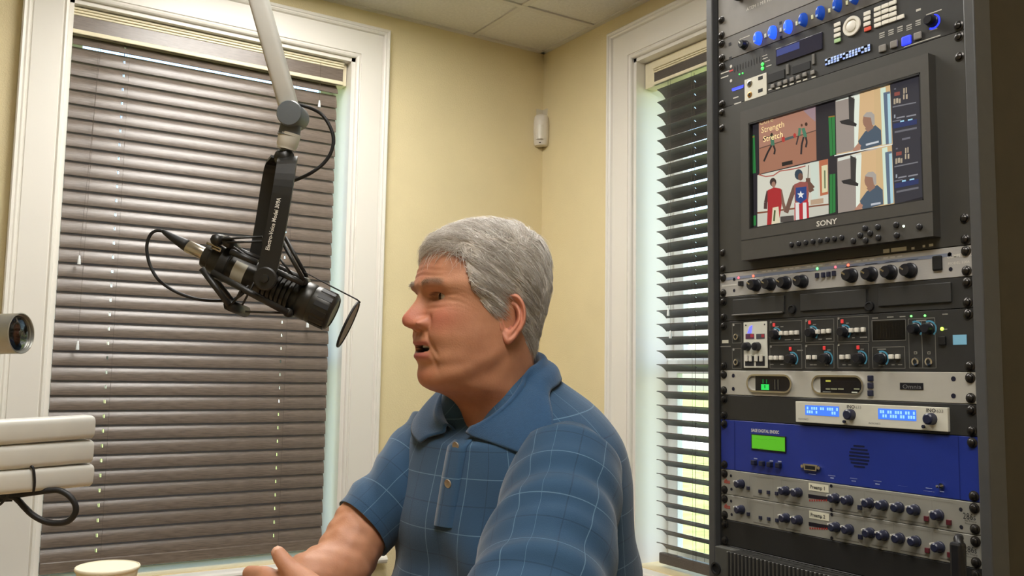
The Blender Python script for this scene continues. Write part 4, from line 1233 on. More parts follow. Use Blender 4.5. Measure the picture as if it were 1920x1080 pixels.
# ---- microphone hanging from the boom
D = 1.30
def A(px, py, dd=0.0): return atd(px, py, D + dd)
c3 = lambda x, y, dd=0.0: A(260 + x / 3.6, 380 + y / 3.6, dd)
mic = thing('broadcast_microphone', 'black broadcast microphone in a shock mount hanging from the white boom', 'microphone', c3(860, 520))
R0, R1 = c3(452, 352), c3(1318, 748)
ax = (R1 - R0).normalized(); ML = (R1 - R0).length
ribs = []
for k in range(7):
    f = .46 + k * .034
    ribs += [(f, .0215), (f + .004, .0255), (f + .020, .0255), (f + .024, .0215)]
prof = [(0, .004), (.0, .0175), (.01, .0185), (.05, .0190), (.06, .0215), (.12, .0225), (.13, .0240), (.20, .0240), (.21, .0225), (.44, .0228), (.455, .0215)] + ribs + [(.705, .0225), (.715, .0235), (.735, .0235), (.745, .0255), (.76, .0275), (.82, .0278), (.83, .0268), (.84, .0278), (.96, .0278), (.985, .0262), (1.0, .0225), (1.001, .0205), (.995, .0200), (.994, .0004)]
MB().lathe(R0, ax, [(f * ML, r) for f, r in prof], 36).build('mic_body', M_mic, mic, True, 35)
# grille slots on the front barrel
side = ax.cross(CF).normalized()
for k in range(14):
    a = 2 * PI * k / 14
    e = side * math.cos(a) + ax.cross(side) * math.sin(a)
    f = ax.cross(e)
    b = MB(); p = R0 + ax * (ML * .865) + e * .0276
    b.hexa([p - f * .0035 - e * .001, p + f * .0035 - e * .001, p + f * .0035 - e * .001 + ax * .022, p - f * .0035 - e * .001 + ax * .022, p - f * .0035 + e * .0006, p + f * .0035 + e * .0006, p + f * .0035 + e * .0006 + ax * .022, p - f * .0035 + e * .0006 + ax * .022])
    b.build('grille_slot', M_rub, mic)
# pale label on the body, curved with it
b = MB()
rows = []
for fa in (.245, .335):
    p0 = R0 + ax * (ML * fa)
    up_ = (-CD - ax * (-CD).dot(ax)).normalized(); to = (-CF - ax * (-CF).dot(ax) - up_ * (-CF).dot(up_)).normalized()
    rows.append([p0 + (to * math.cos(a) + up_ * math.sin(a)) * .0229 for a in np.linspace(-.75, .62, 9)])
b.loft(rows, closed=False); b.build('label', mat('pale_grey_label', 'c6c3b6', .5, var=.06), mic, True)
# rear clip and stem of the connector
XL = [c3(165, 195), c3(205, 222), c3(320, 288)]
b = MB(); b.tube([c3(158, 190), c3(175, 200), c3(215, 226), c3(300, 276), c3(330, 294)], [.0024, .0036, .0052, .0082, .0086], 16); b.build('cable_boot', M_rub, mic, True)
b = MB(); b.tube([c3(326, 291), c3(332, 295), c3(440, 345), c3(462, 356)], [.0075, .0094, .0094, .009], 20); b.build('connector_sleeve', M_silv, mic, True)
b = MB(); b.tube([c3(462, 272, -.02), c3(500, 285, -.022), c3(556, 312, -.022), c3(548, 328, -.022), c3(492, 300, -.022)], .0022, 8); b.build('connector_latch', M_silv, mic, True)
# cable loop from the connector
cab = [c3(160, 191), c3(120, 190), c3(85, 210), c3(60, 262), c3(56, 330), c3(76, 420), c3(125, 510), c3(190, 565, .01), c3(270, 610, .01), c3(370, 645, .02), c3(470, 660, .03), c3(570, 660, .04), c3(650, 648, .05), c3(720, 600, .055)]
def smooth(pts, n=6):
    P_ = [np.array(p) for p in pts]; P_ = [2 * P_[0] - P_[1]] + P_ + [2 * P_[-1] - P_[-2]]
    o = []
    for i in range(1, len(P_) - 2):
        for k in range(n):
            t = k / n
            o.append(.5 * (2 * P_[i] + (P_[i + 1] - P_[i - 1]) * t + (2 * P_[i - 1] - 5 * P_[i] + 4 * P_[i + 1] - P_[i + 2]) * t * t + (3 * P_[i] - P_[i - 1] - 3 * P_[i + 1] + P_[i + 2]) * t ** 3))
    o.append(P_[-2])
    return [Vector(p) for p in o]
MB().tube(smooth(cab), .0024, 8).build('cable', M_rub, mic, True)
cab2 = [A(556, 196, -.01), A(575, 200, -.01), A(600, 212), A(616, 232), A(625, 258), A(621, 285), A(605, 308), A(580, 326), A(550, 339, .02), A(530, 345, .04)]
MB().tube(smooth(cab2), .0026, 8).build('cable', M_rub, mic, True)
# yoke: two flat arms and a bent bridge
c2 = lambda x, y, dd=0.0: A(400 + x / 2, y / 2, dd)
def strap(cl, w, th, wdir, name, parent, m=M_yoke):
    """flat strap along points cl, width along wdir"""
    rings = []
    for i, p in enumerate(cl):
        t = (cl[min(i + 1, len(cl) - 1)] - cl[max(i - 1, 0)]).normalized()
        wd = (wdir - t * wdir.dot(t)).normalized(); nn = t.cross(wd)
        rings.append([p + wd * w / 2 + nn * th / 2, p - wd * w / 2 + nn * th / 2, p - wd * w / 2 - nn * th / 2, p + wd * w / 2 - nn * th / 2])
    b = MB(); b.loft(rings); return b.build(name, m, parent)
perp = (CR - ax * 0).normalized()
front = smooth([c2(280, 592, -.005), c2(275, 618, -.03), c2(262, 700, -.043), c2(240, 830, -.045), c2(215, 960, -.045), c2(198, 1030, -.045), c2(192, 1062, -.045)], 4)
back = smooth([c2(250, 592, .005), c2(228, 625, .03), c2(212, 700, .04), c2(192, 830, .045), c2(168, 960, .045), c2(150, 1050, .045)], 4)
yk = strap(front, .0275, .004, CR, 'yoke_arm', mic)
strap(back, .026, .004, CR, 'yoke_arm', mic)
b = MB(); b.tube([c2(250, 590, .005), c2(282, 592, -.006)], .011, 14); b.build('yoke_bridge', M_yoke, mic, True)
# the yoke's rounded pivot disc and bolt
pv = c2(196, 1045, -.045)
MB().lathe(pv + CF * .003, -CF, [(0, .0165), (.006, .0165), (.0075, .0145), (.0075, .006), (.011, .0055), (.0115, .001)], 24).build('pivot_knob', M_yoke, mic, True, 35)
# lettering down the front arm
a0, a1 = A(505, 470, -.0485), A(527, 372, -.0485)
dirv = (a1 - a0).normalized()
text_mesh('lettering', 'Electro-Voice Model 309A', M_txtw, mic, a0 - CF * .001, dirv, CF.cross(dirv) * -1 if (CF.cross(dirv)).dot(CR) > 0 else CF.cross(dirv), .0055, 'LEFT', (a1 - a0).length, 0.0, True)
# suspension struts, elastic cords and their joints
def strut(a, c, r, dd=-.03, de=None, name='strut'):
    MB().tube([c3(*a, dd), c3(*c, dd if de is None else de)], r, 8).build(name, M_yoke, mic, True)
for s, dd in ((0, -.034), (1, .034)):
    ox, oy = (0, 0) if s == 0 else (22, -22)
    strut((425 + ox, 445 + oy), (610 + ox, 690 + oy), .0045, dd)
    strut((495 + ox, 470 + oy), (1005 + ox, 742 + oy), .0048, dd)
    strut((620 + ox, 330 + oy), (800 + ox, 405 + oy), .0045, dd)
    strut((965 + ox, 255 + oy), (1115 + ox, 525 + oy), .003, dd)
    strut((925 + ox, 462 + oy), (1110 + ox, 545 + oy), .0042, dd)
strut((610, 690), (720, 735), .0085, -.03, .03, 'cross_bar')
strut((1005, 742), (1040, 748), .0065, -.034, .034, 'cross_bar')
strut((1100, 530), (1135, 535), .0065, -.034, .034, 'cross_bar')
strut((600, 262), (660, 310), .008, -.034, .034, 'cross_bar')
strut((520, 250), (560, 250), .008, -.034, .0, 'cross_bar')
for a, c in (((560, 245), (835, 230)), ((600, 268), (832, 262)), ((720, 735), (1000, 745)), ((780, 540), (700, 690)), ((690, 590), (655, 655)), ((940, 362), (1040, 490)), ((740, 560), (625, 690)), ((640, 300), (790, 400))):
    strut(a, c, .0016, -.036, -.03, 'elastic_cord')
# clamp ring round the body rear
b = MB(); b.lathe(R0 + ax * (ML * .135), ax, [(0, .0245), (.012, .0245), (.012, .026), (0, .026)], 30); b.build('clamp_ring', M_yoke, mic, True, 40)
# pop filter: wire and ring with mesh
w0 = c3(1118, 478, -.03)
pf = c3(1414, 822)
_v = (pf - Vector((0, 0, HC))).normalized(); pn = (ax - _v * ax.dot(_v)).normalized() * .993 - _v * .115
top_ = (c3(1490, 680) - pf); top_ = (top_ - pn * top_.dot(pn)).normalized(); sd = pn.cross(top_)
PR = (c3(1490, 680) - c3(1336, 966)).length / 2
b = MB(); b.tube([w0, w0 + CD * -.002, c3(1300, 565, -.012), c3(1475, 655), c3(1497, 675)], .0011, 8); b.build('filter_wire', M_rub, mic, True)
ringp = [pf + (top_ * math.cos(a) + sd * math.sin(a)) * PR for a in np.linspace(0, 2 * PI, 41)]
b = MB(); b.tube(ringp, .0019, 8, False); b.build('filter_ring', M_rub, mic, True)
b = MB(); b.loft([[pf + (top_ * math.cos(a) + sd * math.sin(a)) * PR * s + pn * o for a in np.linspace(0, 2 * PI, 33)[:-1]] for s, o in ((.98, -.0004), (.98, .0004))])
b.build('filter_mesh', mat('filter_mesh_grey', 'b3a999', .8, var=.15, scale=600, bump=.5, bscale=900), mic)

# ---- the boom that carries it
bm_ = thing('microphone_boom', 'ivory boom arm reaching down from above to the microphone', 'boom arm', Vector(atd(-560, 540, 1.0)[:2]).to_3d() + Vector((0, 0, DZ)))
jc = A(549, 217)
MB().lathe(jc + CF * .024, -CF, [(0, .0185), (.044, .0185), (.047, .0170), (.048, .0004)], 32).build('ball_joint', M_armgrey, bm_, True, 35)
dn = (A(534, 285) - A(547, 230)).normalized()
MB().lathe(A(546, 234), dn, [(0, .015), (.016, .0155), (.017, .0165), (.0175, .0004)], 24).build('swivel', M_armgrey, bm_, True, 35)
MB().lathe(A(543.5, 250), dn, [(0, .0155), (.002, .0158), (.018, .0150), (.020, .0135), (.0235, .0132), (.024, .0004)], 28).build('collar', mat('white_collar', 'd4d0c4', .4, var=.02), bm_, True, 35)
b = MB(); b.lathe(A(537.5, 279), dn, [(0, .0085)] + [(.0016 * k, .0075 + .0014 * (k % 2)) for k in range(1, 9)] + [(.014, .0002)], 20); b.build('thread', M_armgrey, bm_, True, 30)
def rtube(p, q, w, name, parent, m, upv, h=None, cap=None):
    """rounded rectangular tube from p to q"""
    h = h or w; d = (q - p).normalized(); u = (upv - d * upv.dot(d)).normalized(); v = d.cross(u)
    out = []
    for k in range(32):
        a = 2 * PI * k / 32; ca, sa = math.cos(a), math.sin(a)
        e = .45
        out.append(u * (h / 2 * math.copysign(abs(sa) ** e, sa)) + v * (w / 2 * math.copysign(abs(ca) ** e, ca)))
    b = MB(); b.loft([[p + o * .9 for o in out], [p + d * .002 + o for o in out], [q - d * .002 + o for o in out], [q + o * .9 for o in out]])
    return b.build(name, m, parent, True, 50)
E_ = atd(425, -215, 1.29)
T_ = atd(-560, -150, 1.0)
rtube(A(543, 205, .002), E_, .027, 'upper_arm', bm_, M_cream_arm, CF, .027)
MB().lathe(E_ + CF * .024, -CF, [(0, .0185), (.046, .0185), (.048, .017), (.0485, .0004)], 28).build('elbow_joint', M_armgrey, bm_, True, 35)
rtube(E_, T_, .027, 'lower_arm', bm_, M_cream_arm, CF, .027)
b = MB(); b.tube([(T_.x, T_.y, DZ), (T_.x, T_.y, T_.z + .02)], .016, 20); b.build('riser_post', M_cream_arm, bm_, True)
MB().lathe((T_.x, T_.y, DZ), UP, [(0, .05), (.012, .05), (.016, .045), (.02, .02), (.02, .001)], 28).build('base_flange', M_armgrey, bm_, True, 35)

# ---- second, folded boom at the lower left
D2 = .97
def B(px, py, dd=0.0): return atd(px, py, D2 + dd)
post = B(-330, 850, -.211)
b2 = thing('folded_boom', 'folded ivory boom arm of stacked tubes with a looped black cable at lower left', 'boom arm', (post.x, post.y, DZ))
for (xr, yr, yl, hh, nm, dd) in ((167, 799.5, 831, 43, 'upper_tube', 0), (164, 845, 881, 43.5, 'middle_tube', -.0), (164, 889, 931, 42, 'lower_tube', -.0)):
    # right end centre; the tube runs out of frame to the left, dropping slightly
    q = B(xr, yr, dd)
    p = B(-330, yl, dd - .211)
    rtube(p, q, .024, nm, b2, M_cream_arm, -CD, hh / FPX * D2)
B5 = lambda x, y, dd=0.0: B(x, y, dd - .052)
p0 = B5(62, 868); 
wr = [B5(48, 874, -.0125), B5(58, 874, -.0135), B5(63, 880, -.0138), B5(65, 905, -.0138), B5(63, 922, -.012)]
MB().tube(smooth(wr, 3), .0014, 6).build('cable_tie', M_rub, b2, True)
loop = [B5(-30, 930), B5(20, 931), B5(34, 938), B5(45, 950), B5(62, 966), B5(85, 978), B5(108, 981), B5(128, 977), B5(141, 962), B5(141, 946), B5(130, 930), B5(112, 920), B5(92, 920), B5(60, 924), B5(20, 930)]
MB().tube(smooth(loop, 5), .0031, 10).build('cable_loop', M_rub, b2, True)
MB().tube(smooth([B5(-40, 955, -.02), B5(-5, 948, -.02), B5(8, 938, -.02), B5(16, 927, -.02), B5(8, 922, -.02), B5(-20, 924, -.02)], 4), .0014, 8).build('thin_cable', M_rub, b2, True)
b = MB(); b.box(B5(-25, 928, -.008), B5(22, 938, .012), 0); b.build('cable_clip', M_rub, b2)
b = MB(); b.tube([(post.x, post.y, DZ), (post.x, post.y, B(-330, 780, -.211).z)], .016, 20); b.build('riser_post', M_cream_arm, b2, True)
MB().lathe((post.x, post.y, DZ), UP, [(0, .05), (.012, .05), (.016, .045), (.02, .02), (.02, .001)], 28).build('base_flange', M_armgrey, b2, True, 35)

# ---- small silver camera head at the left edge
D4 = .90
def C4(px, py, dd=0.0): return atd(px, py, D4 + dd)
fc = C4(40, 625)
_v = (fc - Vector((0, 0, HC))).normalized()
ca = (CR - _v * CR.dot(_v)).normalized() * .82 - _v * .57 - CD * .03
ca.normalize()
RR = 38.5 / FPX * D4
st_ = C4(-95, 640)
cm_ = thing('studio_camera', 'small silver camera with a round dark lens at the left edge', 'camera', (st_.x, st_.y, DZ))
M_sil = mat('brushed_silver', 'b4b4ae', .32, metal=.75, var=.05, scale=60)
MB().lathe(fc - ca * .10, ca, [(0, RR * .7), (.004, RR * .95), (.098, RR * .99), (.1, RR), (.1004, RR * .95), (.099, RR * .93), (.097, RR * .92), (.097, .0004)], 44).build('barrel', M_sil, cm_, True, 35)
MB().lathe(fc - ca * .0035, ca, [(0, RR * .92), (.0012, RR * .80), (.0022, RR * .55), (.0028, RR * .25), (.003, .0004)], 36).build('lens', mat('lens_black_glass', '15140f', .08, var=.03, coat=.6), cm_, True)
MB().lathe(fc - ca * .0008, ca, [(0, RR * .16), (.0004, RR * .14), (.0005, .0002)], 20).build('lens_core', mat('lens_core', '3a382c', .2), cm_, True)
b = MB(); sp = fc - ca * .085
b.tube([(sp.x, sp.y, DZ), (sp.x, sp.y, sp.z - RR * .8)], .008, 14); b.build('stand_post', M_sil, cm_, True)
MB().lathe((sp.x, sp.y, DZ), UP, [(0, .04), (.006, .04), (.01, .03), (.01, .001)], 28).build('stand_base', M_rackblk, cm_, True, 35)
cm_['label'] = 'small silver camera with a round dark lens at the left edge'

# ================================================================== THE SEATED MAN
RT = Vector((CM[0, 0], CM[1, 0], 0)).normalized()
FW = Vector((CM[0, 2], CM[1, 2], 0)).normalized()
def frame(ang, lean=0.0):
    a = math.radians(ang)
    F = -RT * math.cos(a) - FW * math.sin(a)
    L = RT * math.sin(a) - FW * math.cos(a)
    l = math.radians(lean)
    U_ = Vector((0, 0, 1)) * math.cos(l) + F * math.sin(l)
    F2 = F * math.cos(l) - Vector((0, 0, 1)) * math.sin(l)
    return F2, L, U_
def cub(xs, ys, x):
    """smooth monotone-ish interpolation (Catmull-Rom on uneven knots)"""
    xs, ys = np.asarray(xs, float), np.asarray(ys, float)
    m = np.gradient(ys, xs)
    i = np.clip(np.searchsorted(xs, x) - 1, 0, len(xs) - 2)
    h = xs[i + 1] - xs[i]; t = (x - xs[i]) / h
    return (2 * t**3 - 3 * t**2 + 1) * ys[i] + (t**3 - 2 * t**2 + t) * h * m[i] + (-2 * t**3 + 3 * t**2) * ys[i + 1] + (t**3 - t**2) * h * m[i + 1]
def g(x, s): return np.exp(-(x / s) ** 2)

# ---- head: slices from crown to neck, front and back profile, half width, front exponent (millimetres)
SL = np.array([
    # Fx,  Fz,  Bx,   Bz,   w,  n
    [2, 109.5, -6, 109.5, 4, 2.0], [34, 105, -44, 104, 36, 2.1], [60, 93, -70, 92, 56, 2.2], [77, 77, -84, 74, 68, 2.3], [88, 56, -91, 50, 75, 2.4],
    [94, 38, -93, 28, 78, 2.4], [97, 25, -92, 12, 78, 2.35], [94, 10, -89, -4, 76, 2.25], [95, -8, -84, -20, 74, 2.2], [97, -22, -79, -36, 73, 2.15],
    [99, -34, -75, -48, 73, 2.1], [101, -46, -72, -60, 73, 2.05], [99, -60, -71, -70, 73, 2.0], [99, -73, -71, -80, 72, 1.95], [96, -84, -71, -90, 71, 1.92],
    [98, -98, -72, -100, 69, 1.95], [94, -110, -73, -110, 67, 1.95], [80, -119, -74, -120, 65, 1.95], [58, -127, -76, -130, 63, 2.0], [40, -140, -78, -142, 62, 2.0],
    [32, -158, -82, -155, 62, 2.0], [31, -185, -88, -175, 65, 2.0], [36, -215, -96, -200, 72, 2.0], [42, -235, -104, -215, 82, 2.0]])
NS_, NA = 190, 200
ts = np.linspace(0, len(SL) - 1, NS_)
kn_ = np.arange(len(SL))
S_ = np.stack([cub(kn_, SL[:, c], ts) for c in range(6)], 1)
th = np.linspace(-PI, PI, NA, endpoint=False)
base = np.zeros((NS_, NA, 3))
for i in range(NS_):
    Fx, Fz, Bx, Bz, w, n = S_[i]
    m = .46
    Mx, Mz = Fx * (1 - m) + Bx * m, Fz * (1 - m) + Bz * m
    c, s = np.cos(th), np.sin(th)
    e = np.where(c > 0, 2 / n, 2 / 2.15)
    cx = np.sign(c) * np.abs(c) ** e; sy = np.sign(s) * np.abs(s) ** e
    base[i, :, 0] = Mx + np.where(c > 0, (Fx - Mx) * cx, (Mx - Bx) * cx)
    base[i, :, 2] = Mz + np.where(c > 0, (Fz - Mz) * cx, (Mz - Bz) * cx)
    base[i, :, 1] = w * sy
def normals(P):
    du = np.zeros_like(P); du[1:-1] = P[2:] - P[:-2]; du[0] = P[1] - P[0]; du[-1] = P[-1] - P[-2]
    dv = np.roll(P, -1, 1) - np.roll(P, 1, 1)
    n = np.cross(dv, du); n /= np.linalg.norm(n, axis=2, keepdims=True) + 1e-9
    ctr = P.mean(1, keepdims=True)
    flip = np.sign(((P - ctr) * n).sum(2).mean())
    return n * flip
Nn = normals(base)
X, Y, Z = base[..., 0], base[..., 1], base[..., 2]
front = np.clip((X - 15) / 40, 0, 1)
aY = np.abs(Y)
dN = np.zeros_like(X)
# sockets, brows, cheeks, folds, jowls
dN += -9.0 * g(aY - 31, 15) * g(Z - 8, 10) * front
dN += 4.5 * g(aY - 30, 19) * g(Z - 25, 7) * front
dN += 2.0 * g(aY, 12) * g(Z - 28, 9) * front
dN += 4.0 * g(aY - 45, 17) * g(Z + 18, 15) * front
dN += 2.5 * g(aY - 38, 12) * g(Z + 40, 16) * front
dN += 3.5 * g(aY - 47, 16) * g(Z + 84, 16) * front
dN += -2.5 * g(aY - 60, 14) * g(Z - 45, 18) * front
fold_y = 17 + (-(Z + 26)) * .42
dN += -2.8 * g(aY - fold_y, 3.0) * np.clip((-26 - Z) / 6, 0, 1) * np.clip((Z + 76) / 10, 0, 1) * front
dN += -1.6 * g(aY - (28 + (-(Z + 66)) * .25), 2.6) * np.clip((-66 - Z) / 6, 0, 1) * np.clip((Z + 100) / 10, 0, 1) * front
for zc, am in ((38, -.9), (46, -.9), (54, -.7)):
    dN += am * g(Z - zc - 2.5 * np.cos(aY / 16), 1.5) * np.clip((52 - aY) / 12, 0, 1) * front
dN += -1.4 * g(aY - 9, 2) * g(Z - 30, 7) * front
dN += -1.0 * (g(Z - 3 + (aY - 50) * .35, 1.4) + g(Z - 9 - (aY - 50) * .15, 1.3)) * g(aY - 54, 6) * front          # crow's feet
dN += -1.5 * g(Z + 7 + .012 * (aY - 31) ** 2 * 0, 2) * g(aY - 33, 12) * front                               # bag under the eye
dN += 1.8 * g(Z + 2, 3.5) * g(aY - 33, 11) * front
zj = np.clip(-113 + (98 - X) * .47, -113, -60)
jw = np.clip((aY - 20) / 25, 0, 1) * np.clip((X + 5) / 25, 0, 1)
dN += 1.6 * g(Z - zj - 3, 10) * jw - 2.0 * g(Z - zj + 18, 13) * jw
# eyelids
ez = 8.0
ye = (aY - 31) / 14.0
arch = np.clip(1 - ye ** 2, 0, 1)
up_l = ez + .6 + 4.0 * arch; lo_l = ez - .6 - 3.4 * arch
dN += 3.4 * g(Z - up_l - 2.6, 2.8) * g(ye + .25, .8) * front
dN += 2.2 * g(Z - lo_l + 2.2, 2.6) * g(ye + .25, .8) * front
inside = (ye ** 2 < 1) & (Z < up_l) & (Z > lo_l)
dN = np.where(inside & (X > 15), dN - 3.0, dN)
# lips and the open mouth
yl = Y / 27.0; la = np.clip(1 - yl ** 2, 0, 1)
dN += 3.6 * g(Z + 52.5 - 1.5 * la, 4.2) * la ** .6 * front
dN += 4.6 * g(Z + 71, 4.8) * la ** .6 * front
dN += -1.6 * g(Y, 3.5) * g(Z + 41, 5) * front
opn = (np.abs(Z + 61.5) < 5.4 * la ** .7) & (np.abs(Y) < 23)
P = base + Nn * dN[..., None]
P[..., 0] -= np.where(opn & (X > 15), 13.0 * np.clip((5.6 * la ** .7 - np.abs(Z + 61.5)) / 2.0, 0, 1), 0)
# nose along the face direction
nz = np.array([-38, -35, -32, -28, -23, -18, -12, -4, 6, 22]); nv = np.array([0, 6, 14, 21, 25, 25.5, 22, 15.5, 8, 0])
nsg = np.array([12, 12, 12.5, 13, 13.2, 12.8, 11.5, 10, 9, 10])
Nv = np.where((Z > -38) & (Z < 22), cub(nz, nv, np.clip(Z, -38, 22)), 0); Ns = cub(nz, nsg, np.clip(Z, -38, 22))
P[..., 0] += np.clip(Nv, 0, 99) * np.exp(-(aY / Ns) ** 2.8) * front
P[..., 0] += 13.5 * g(aY - 18.5, 5.2) * g(Z + 27.5, 6.4) * front
P[..., 0] -= 8.0 * g(aY - 26, 2.6) * g(Z + 27, 8) * front
P[..., 0] -= 3.4 * g(aY - 15.5, 3.4) * g(Z + 16.5, 2.8) * front
P[..., 1] += np.sign(Y) * 3.0 * g(aY - 18, 5) * g(Z + 27, 6) * front
P[..., 2] += np.where(aY < 14, -1.5, 0) * g(Z + 26, 6) * front
P[..., 0] -= 6.0 * g(aY - 8, 3.4) * g(Z + 35, 2.4) * front                                                   # nostrils
P += Nn * (0.25 * np.sin(X * .9 + Z * 1.3) * np.sin(Y * 1.1 + Z * .7))[..., None]
# skin tint per vertex: (r,g,b) in sRGB
def tint(base_c, layers):
    c = np.zeros(X.shape + (3,)); c[:] = base_c
    for col, wgt in layers:
        c = c * (1 - wgt[..., None]) + np.array(col, float) * wgt[..., None]
    return c
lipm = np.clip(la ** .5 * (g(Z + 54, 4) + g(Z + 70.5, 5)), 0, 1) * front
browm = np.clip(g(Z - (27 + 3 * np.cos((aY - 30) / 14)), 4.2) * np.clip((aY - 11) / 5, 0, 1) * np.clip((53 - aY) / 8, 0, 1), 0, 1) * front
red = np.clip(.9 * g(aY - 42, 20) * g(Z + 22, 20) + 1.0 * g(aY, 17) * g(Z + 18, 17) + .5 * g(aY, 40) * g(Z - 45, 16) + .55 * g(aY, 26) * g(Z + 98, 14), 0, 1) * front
jaw_tone = np.clip(g(Z + 85, 30), 0, 1) * np.clip((aY - 20) / 30, 0, 1) * front  # browner lower cheeks and jaw
lash_lid_shade = np.clip(g(Z - up_l, 1.2) * (arch > 0.02), 0, 1) * front  # lash line plus the upper lid's shadow, tinted dark into the skin
HC_ = tint((192, 138, 106), [((172, 122, 92), jaw_tone * .6), ((198, 112, 94), red * .7), ((176, 96, 92), lipm * .95), ((122, 94, 74), browm * .8), ((92, 58, 46), lash_lid_shade * .8), ((45, 18, 18), (opn & (X > 15)) * 1.0), ((162, 106, 76), np.clip((-112 - Z) / 25, 0, 1) * .85), ((170, 116, 86), np.clip((aY - 50) / 20, 0, 1) * np.clip((-20 - Z) / 30, 0, 1) * .6)])
# transform of head millimetres into the world
HF, HL, HU = frame(28, 3)
HCEN = atd(905, 570, 1.285)
HS = .001 * 1.0
def Hw(p):
    return HCEN + (HF * float(p[0]) + HL * float(p[1]) + HU * float(p[2])) * HS
HM = np.stack([np.array(HF), np.array(HL), np.array(HU)], 0) * HS
def HwA(A_): return A_.reshape(-1, 3) @ HM + np.array(HCEN)
BV, BF, BC = [], [], []
def add_grid(P_, C_, close=True):
    k = len(BV); ns, na = P_.shape[:2]
    BV.extend(map(tuple, HwA(P_))); BC.extend(map(tuple, C_.reshape(-1, 3)))
    for i in range(ns - 1):
        for j in range(na if close else na - 1):
            j2 = (j + 1) % na
            BF.append((k + i * na + j, k + i * na + j2, k + (i + 1) * na + j2, k + (i + 1) * na + j))
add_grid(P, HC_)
BF.append(tuple(range(NA))[::-1])
# ---- ears
def ear(sgn):
    nr, na_ = 26, 56
    c = np.array([-8.0, 0, -24.0])
    j = np.argmin(np.abs(P[..., 0] - c[0]) + np.abs(P[..., 2] - c[2]) + np.where(P[..., 1] * sgn > 0, 0, 1e4))
    ys = P.reshape(-1, 3)[j, 1]
    out = np.zeros((nr, na_, 3)); col = np.zeros((nr, na_, 3))
    fwd = np.array([.90, sgn * -.43, 0]); latr = np.array([.43, sgn * .90, 0])
    for a in range(na_):
        f = 2 * PI * a / na_                                     # 0 = front, pi/2 = up
        rx = 17.5 if math.cos(f) > 0 else 21.5
        rz = 34 if math.sin(f) > 0 else 37
        if math.sin(f) < 0: rx *= 1 - .42 * (-math.sin(f)) ** 1.5
        for i in range(nr):
            if i < 18:
                r = i / 17.0
                up = 0.0
                helix = 6.5 * math.exp(-((r - .88) / .11) ** 2) * (1.0 if not (-.9 < math.cos(f) * .9 + .3 and math.sin(f) < -.55) else .35)
                anti = 4.2 * math.exp(-((r - .56) / .10) ** 2) * max(0.0, -math.cos(f - .35)) 
                tragus = 5.5 * math.exp(-((r - .62) / .16) ** 2) * max(0, math.cos(f + .12)) ** 6
                concha = -12.0 / (1 + math.exp((r - .42) / .05)) * (1.0 if math.sin(f) > -.8 else .5) - 3.0 * math.exp(-((r - .73) / .07) ** 2) * max(0, math.sin(f) * .7 - math.cos(f) * .5 + .2)
                lobe = 3.5 * math.exp(-((r - .72) / .3) ** 2) * max(0, -math.sin(f)) ** 3
                up = 9.5 + helix + anti + tragus + concha + lobe + 3.0 * (-math.cos(f)) * r
                q = np.array([c[0], ys, c[2]]) + fwd * (math.cos(f) * rx * r) + np.array([0, 0, math.sin(f) * rz * r]) + latr * up
            else:
                r = 1 - (i - 17) / 9.0 * .45
                up = 9.5 - (i - 17) * 2.2 + 3.0 * (-math.cos(f))
                q = np.array([c[0], ys, c[2]]) + fwd * (math.cos(f) * rx * r * 1.0) + np.array([0, 0, math.sin(f) * rz * r]) + latr * up
            out[i, a] = q
            col[i, a] = (198, 132, 106) if i < 18 and i / 17 > .46 else (150, 86, 66)  # hollow and back of the ear darkened, shade put into the tint
    # tilt the ear back a little
    t_ = math.radians(-9)
    o = out - np.array([c[0], ys, c[2]])
    xz = o[..., 0] * math.cos(t_) - o[..., 2] * math.sin(t_) * -1, o[..., 2] * math.cos(t_) - o[..., 0] * math.sin(t_)
    o[..., 0], o[..., 2] = xz
    return o + np.array([c[0], ys - sgn * 5.0, c[2]]), col
for sgn in (1, -1):
    E1, C1 = ear(sgn)
    add_grid(E1, C1)

# ---- torso frame
NB = atd(938, 727, 1.300)                                       # base of the neck
TF, TL, TU = frame(47, 10)
def T(x, y, z): return NB + TF * x + TL * y + TU * z
# ---- arms and hands: capsule chains fused by a voxel remesh
def fuse(chains, voxel=.0026, smooth_it=8):
    b = MB()
    for ch in chains:
        for (p, r), (q, s) in zip(ch, ch[1:]):
            p, q = Vector(p), Vector(q)
            n = max(2, int((q - p).length / max(.004, min(r, s) * .5)))
            for k in range(n + 1):
                t = k / n
                bmesh.ops.create_icosphere(b.bm, subdivisions=2, radius=r + (s - r) * t, matrix=Matrix.Translation(p.lerp(q, t)))
    me = bpy.data.meshes.new('tmp'); b.bm.to_mesh(me); b.bm.free()
    o = bpy.data.objects.new('tmp', me); COL.objects.link(o)
    m = o.modifiers.new('r', 'REMESH'); m.mode = 'VOXEL'; m.voxel_size = voxel
    m = o.modifiers.new('s', 'SMOOTH'); m.iterations = smooth_it; m.factor = .5
    bpy.context.view_layer.update()
    ev = o.evaluated_get(bpy.context.evaluated_depsgraph_get())
    me2 = bpy.data.meshes.new_from_object(ev)
    V = [v.co[:] for v in me2.vertices]; F_ = [tuple(p.vertices) for p in me2.polygons]
    bpy.data.objects.remove(o); bpy.data.meshes.remove(me); bpy.data.meshes.remove(me2)
    return V, F_
def add_mesh(V, F_, col):
    k = len(BV); BV.extend(V); BC.extend([col(v) if callable(col) else col for v in V]); BF.extend(tuple(i + k for i in f) for f in F_)
ap = lambda x, y, d: atd(x, y, d)
shR = T(.0, -.125, -.11); shL = T(.02, .118, -.112)
hemR = ap(680, 985, 1.29)
elR = ap(637, 1066, 1.235)
wrR = ap(470, 1165, 1.13)
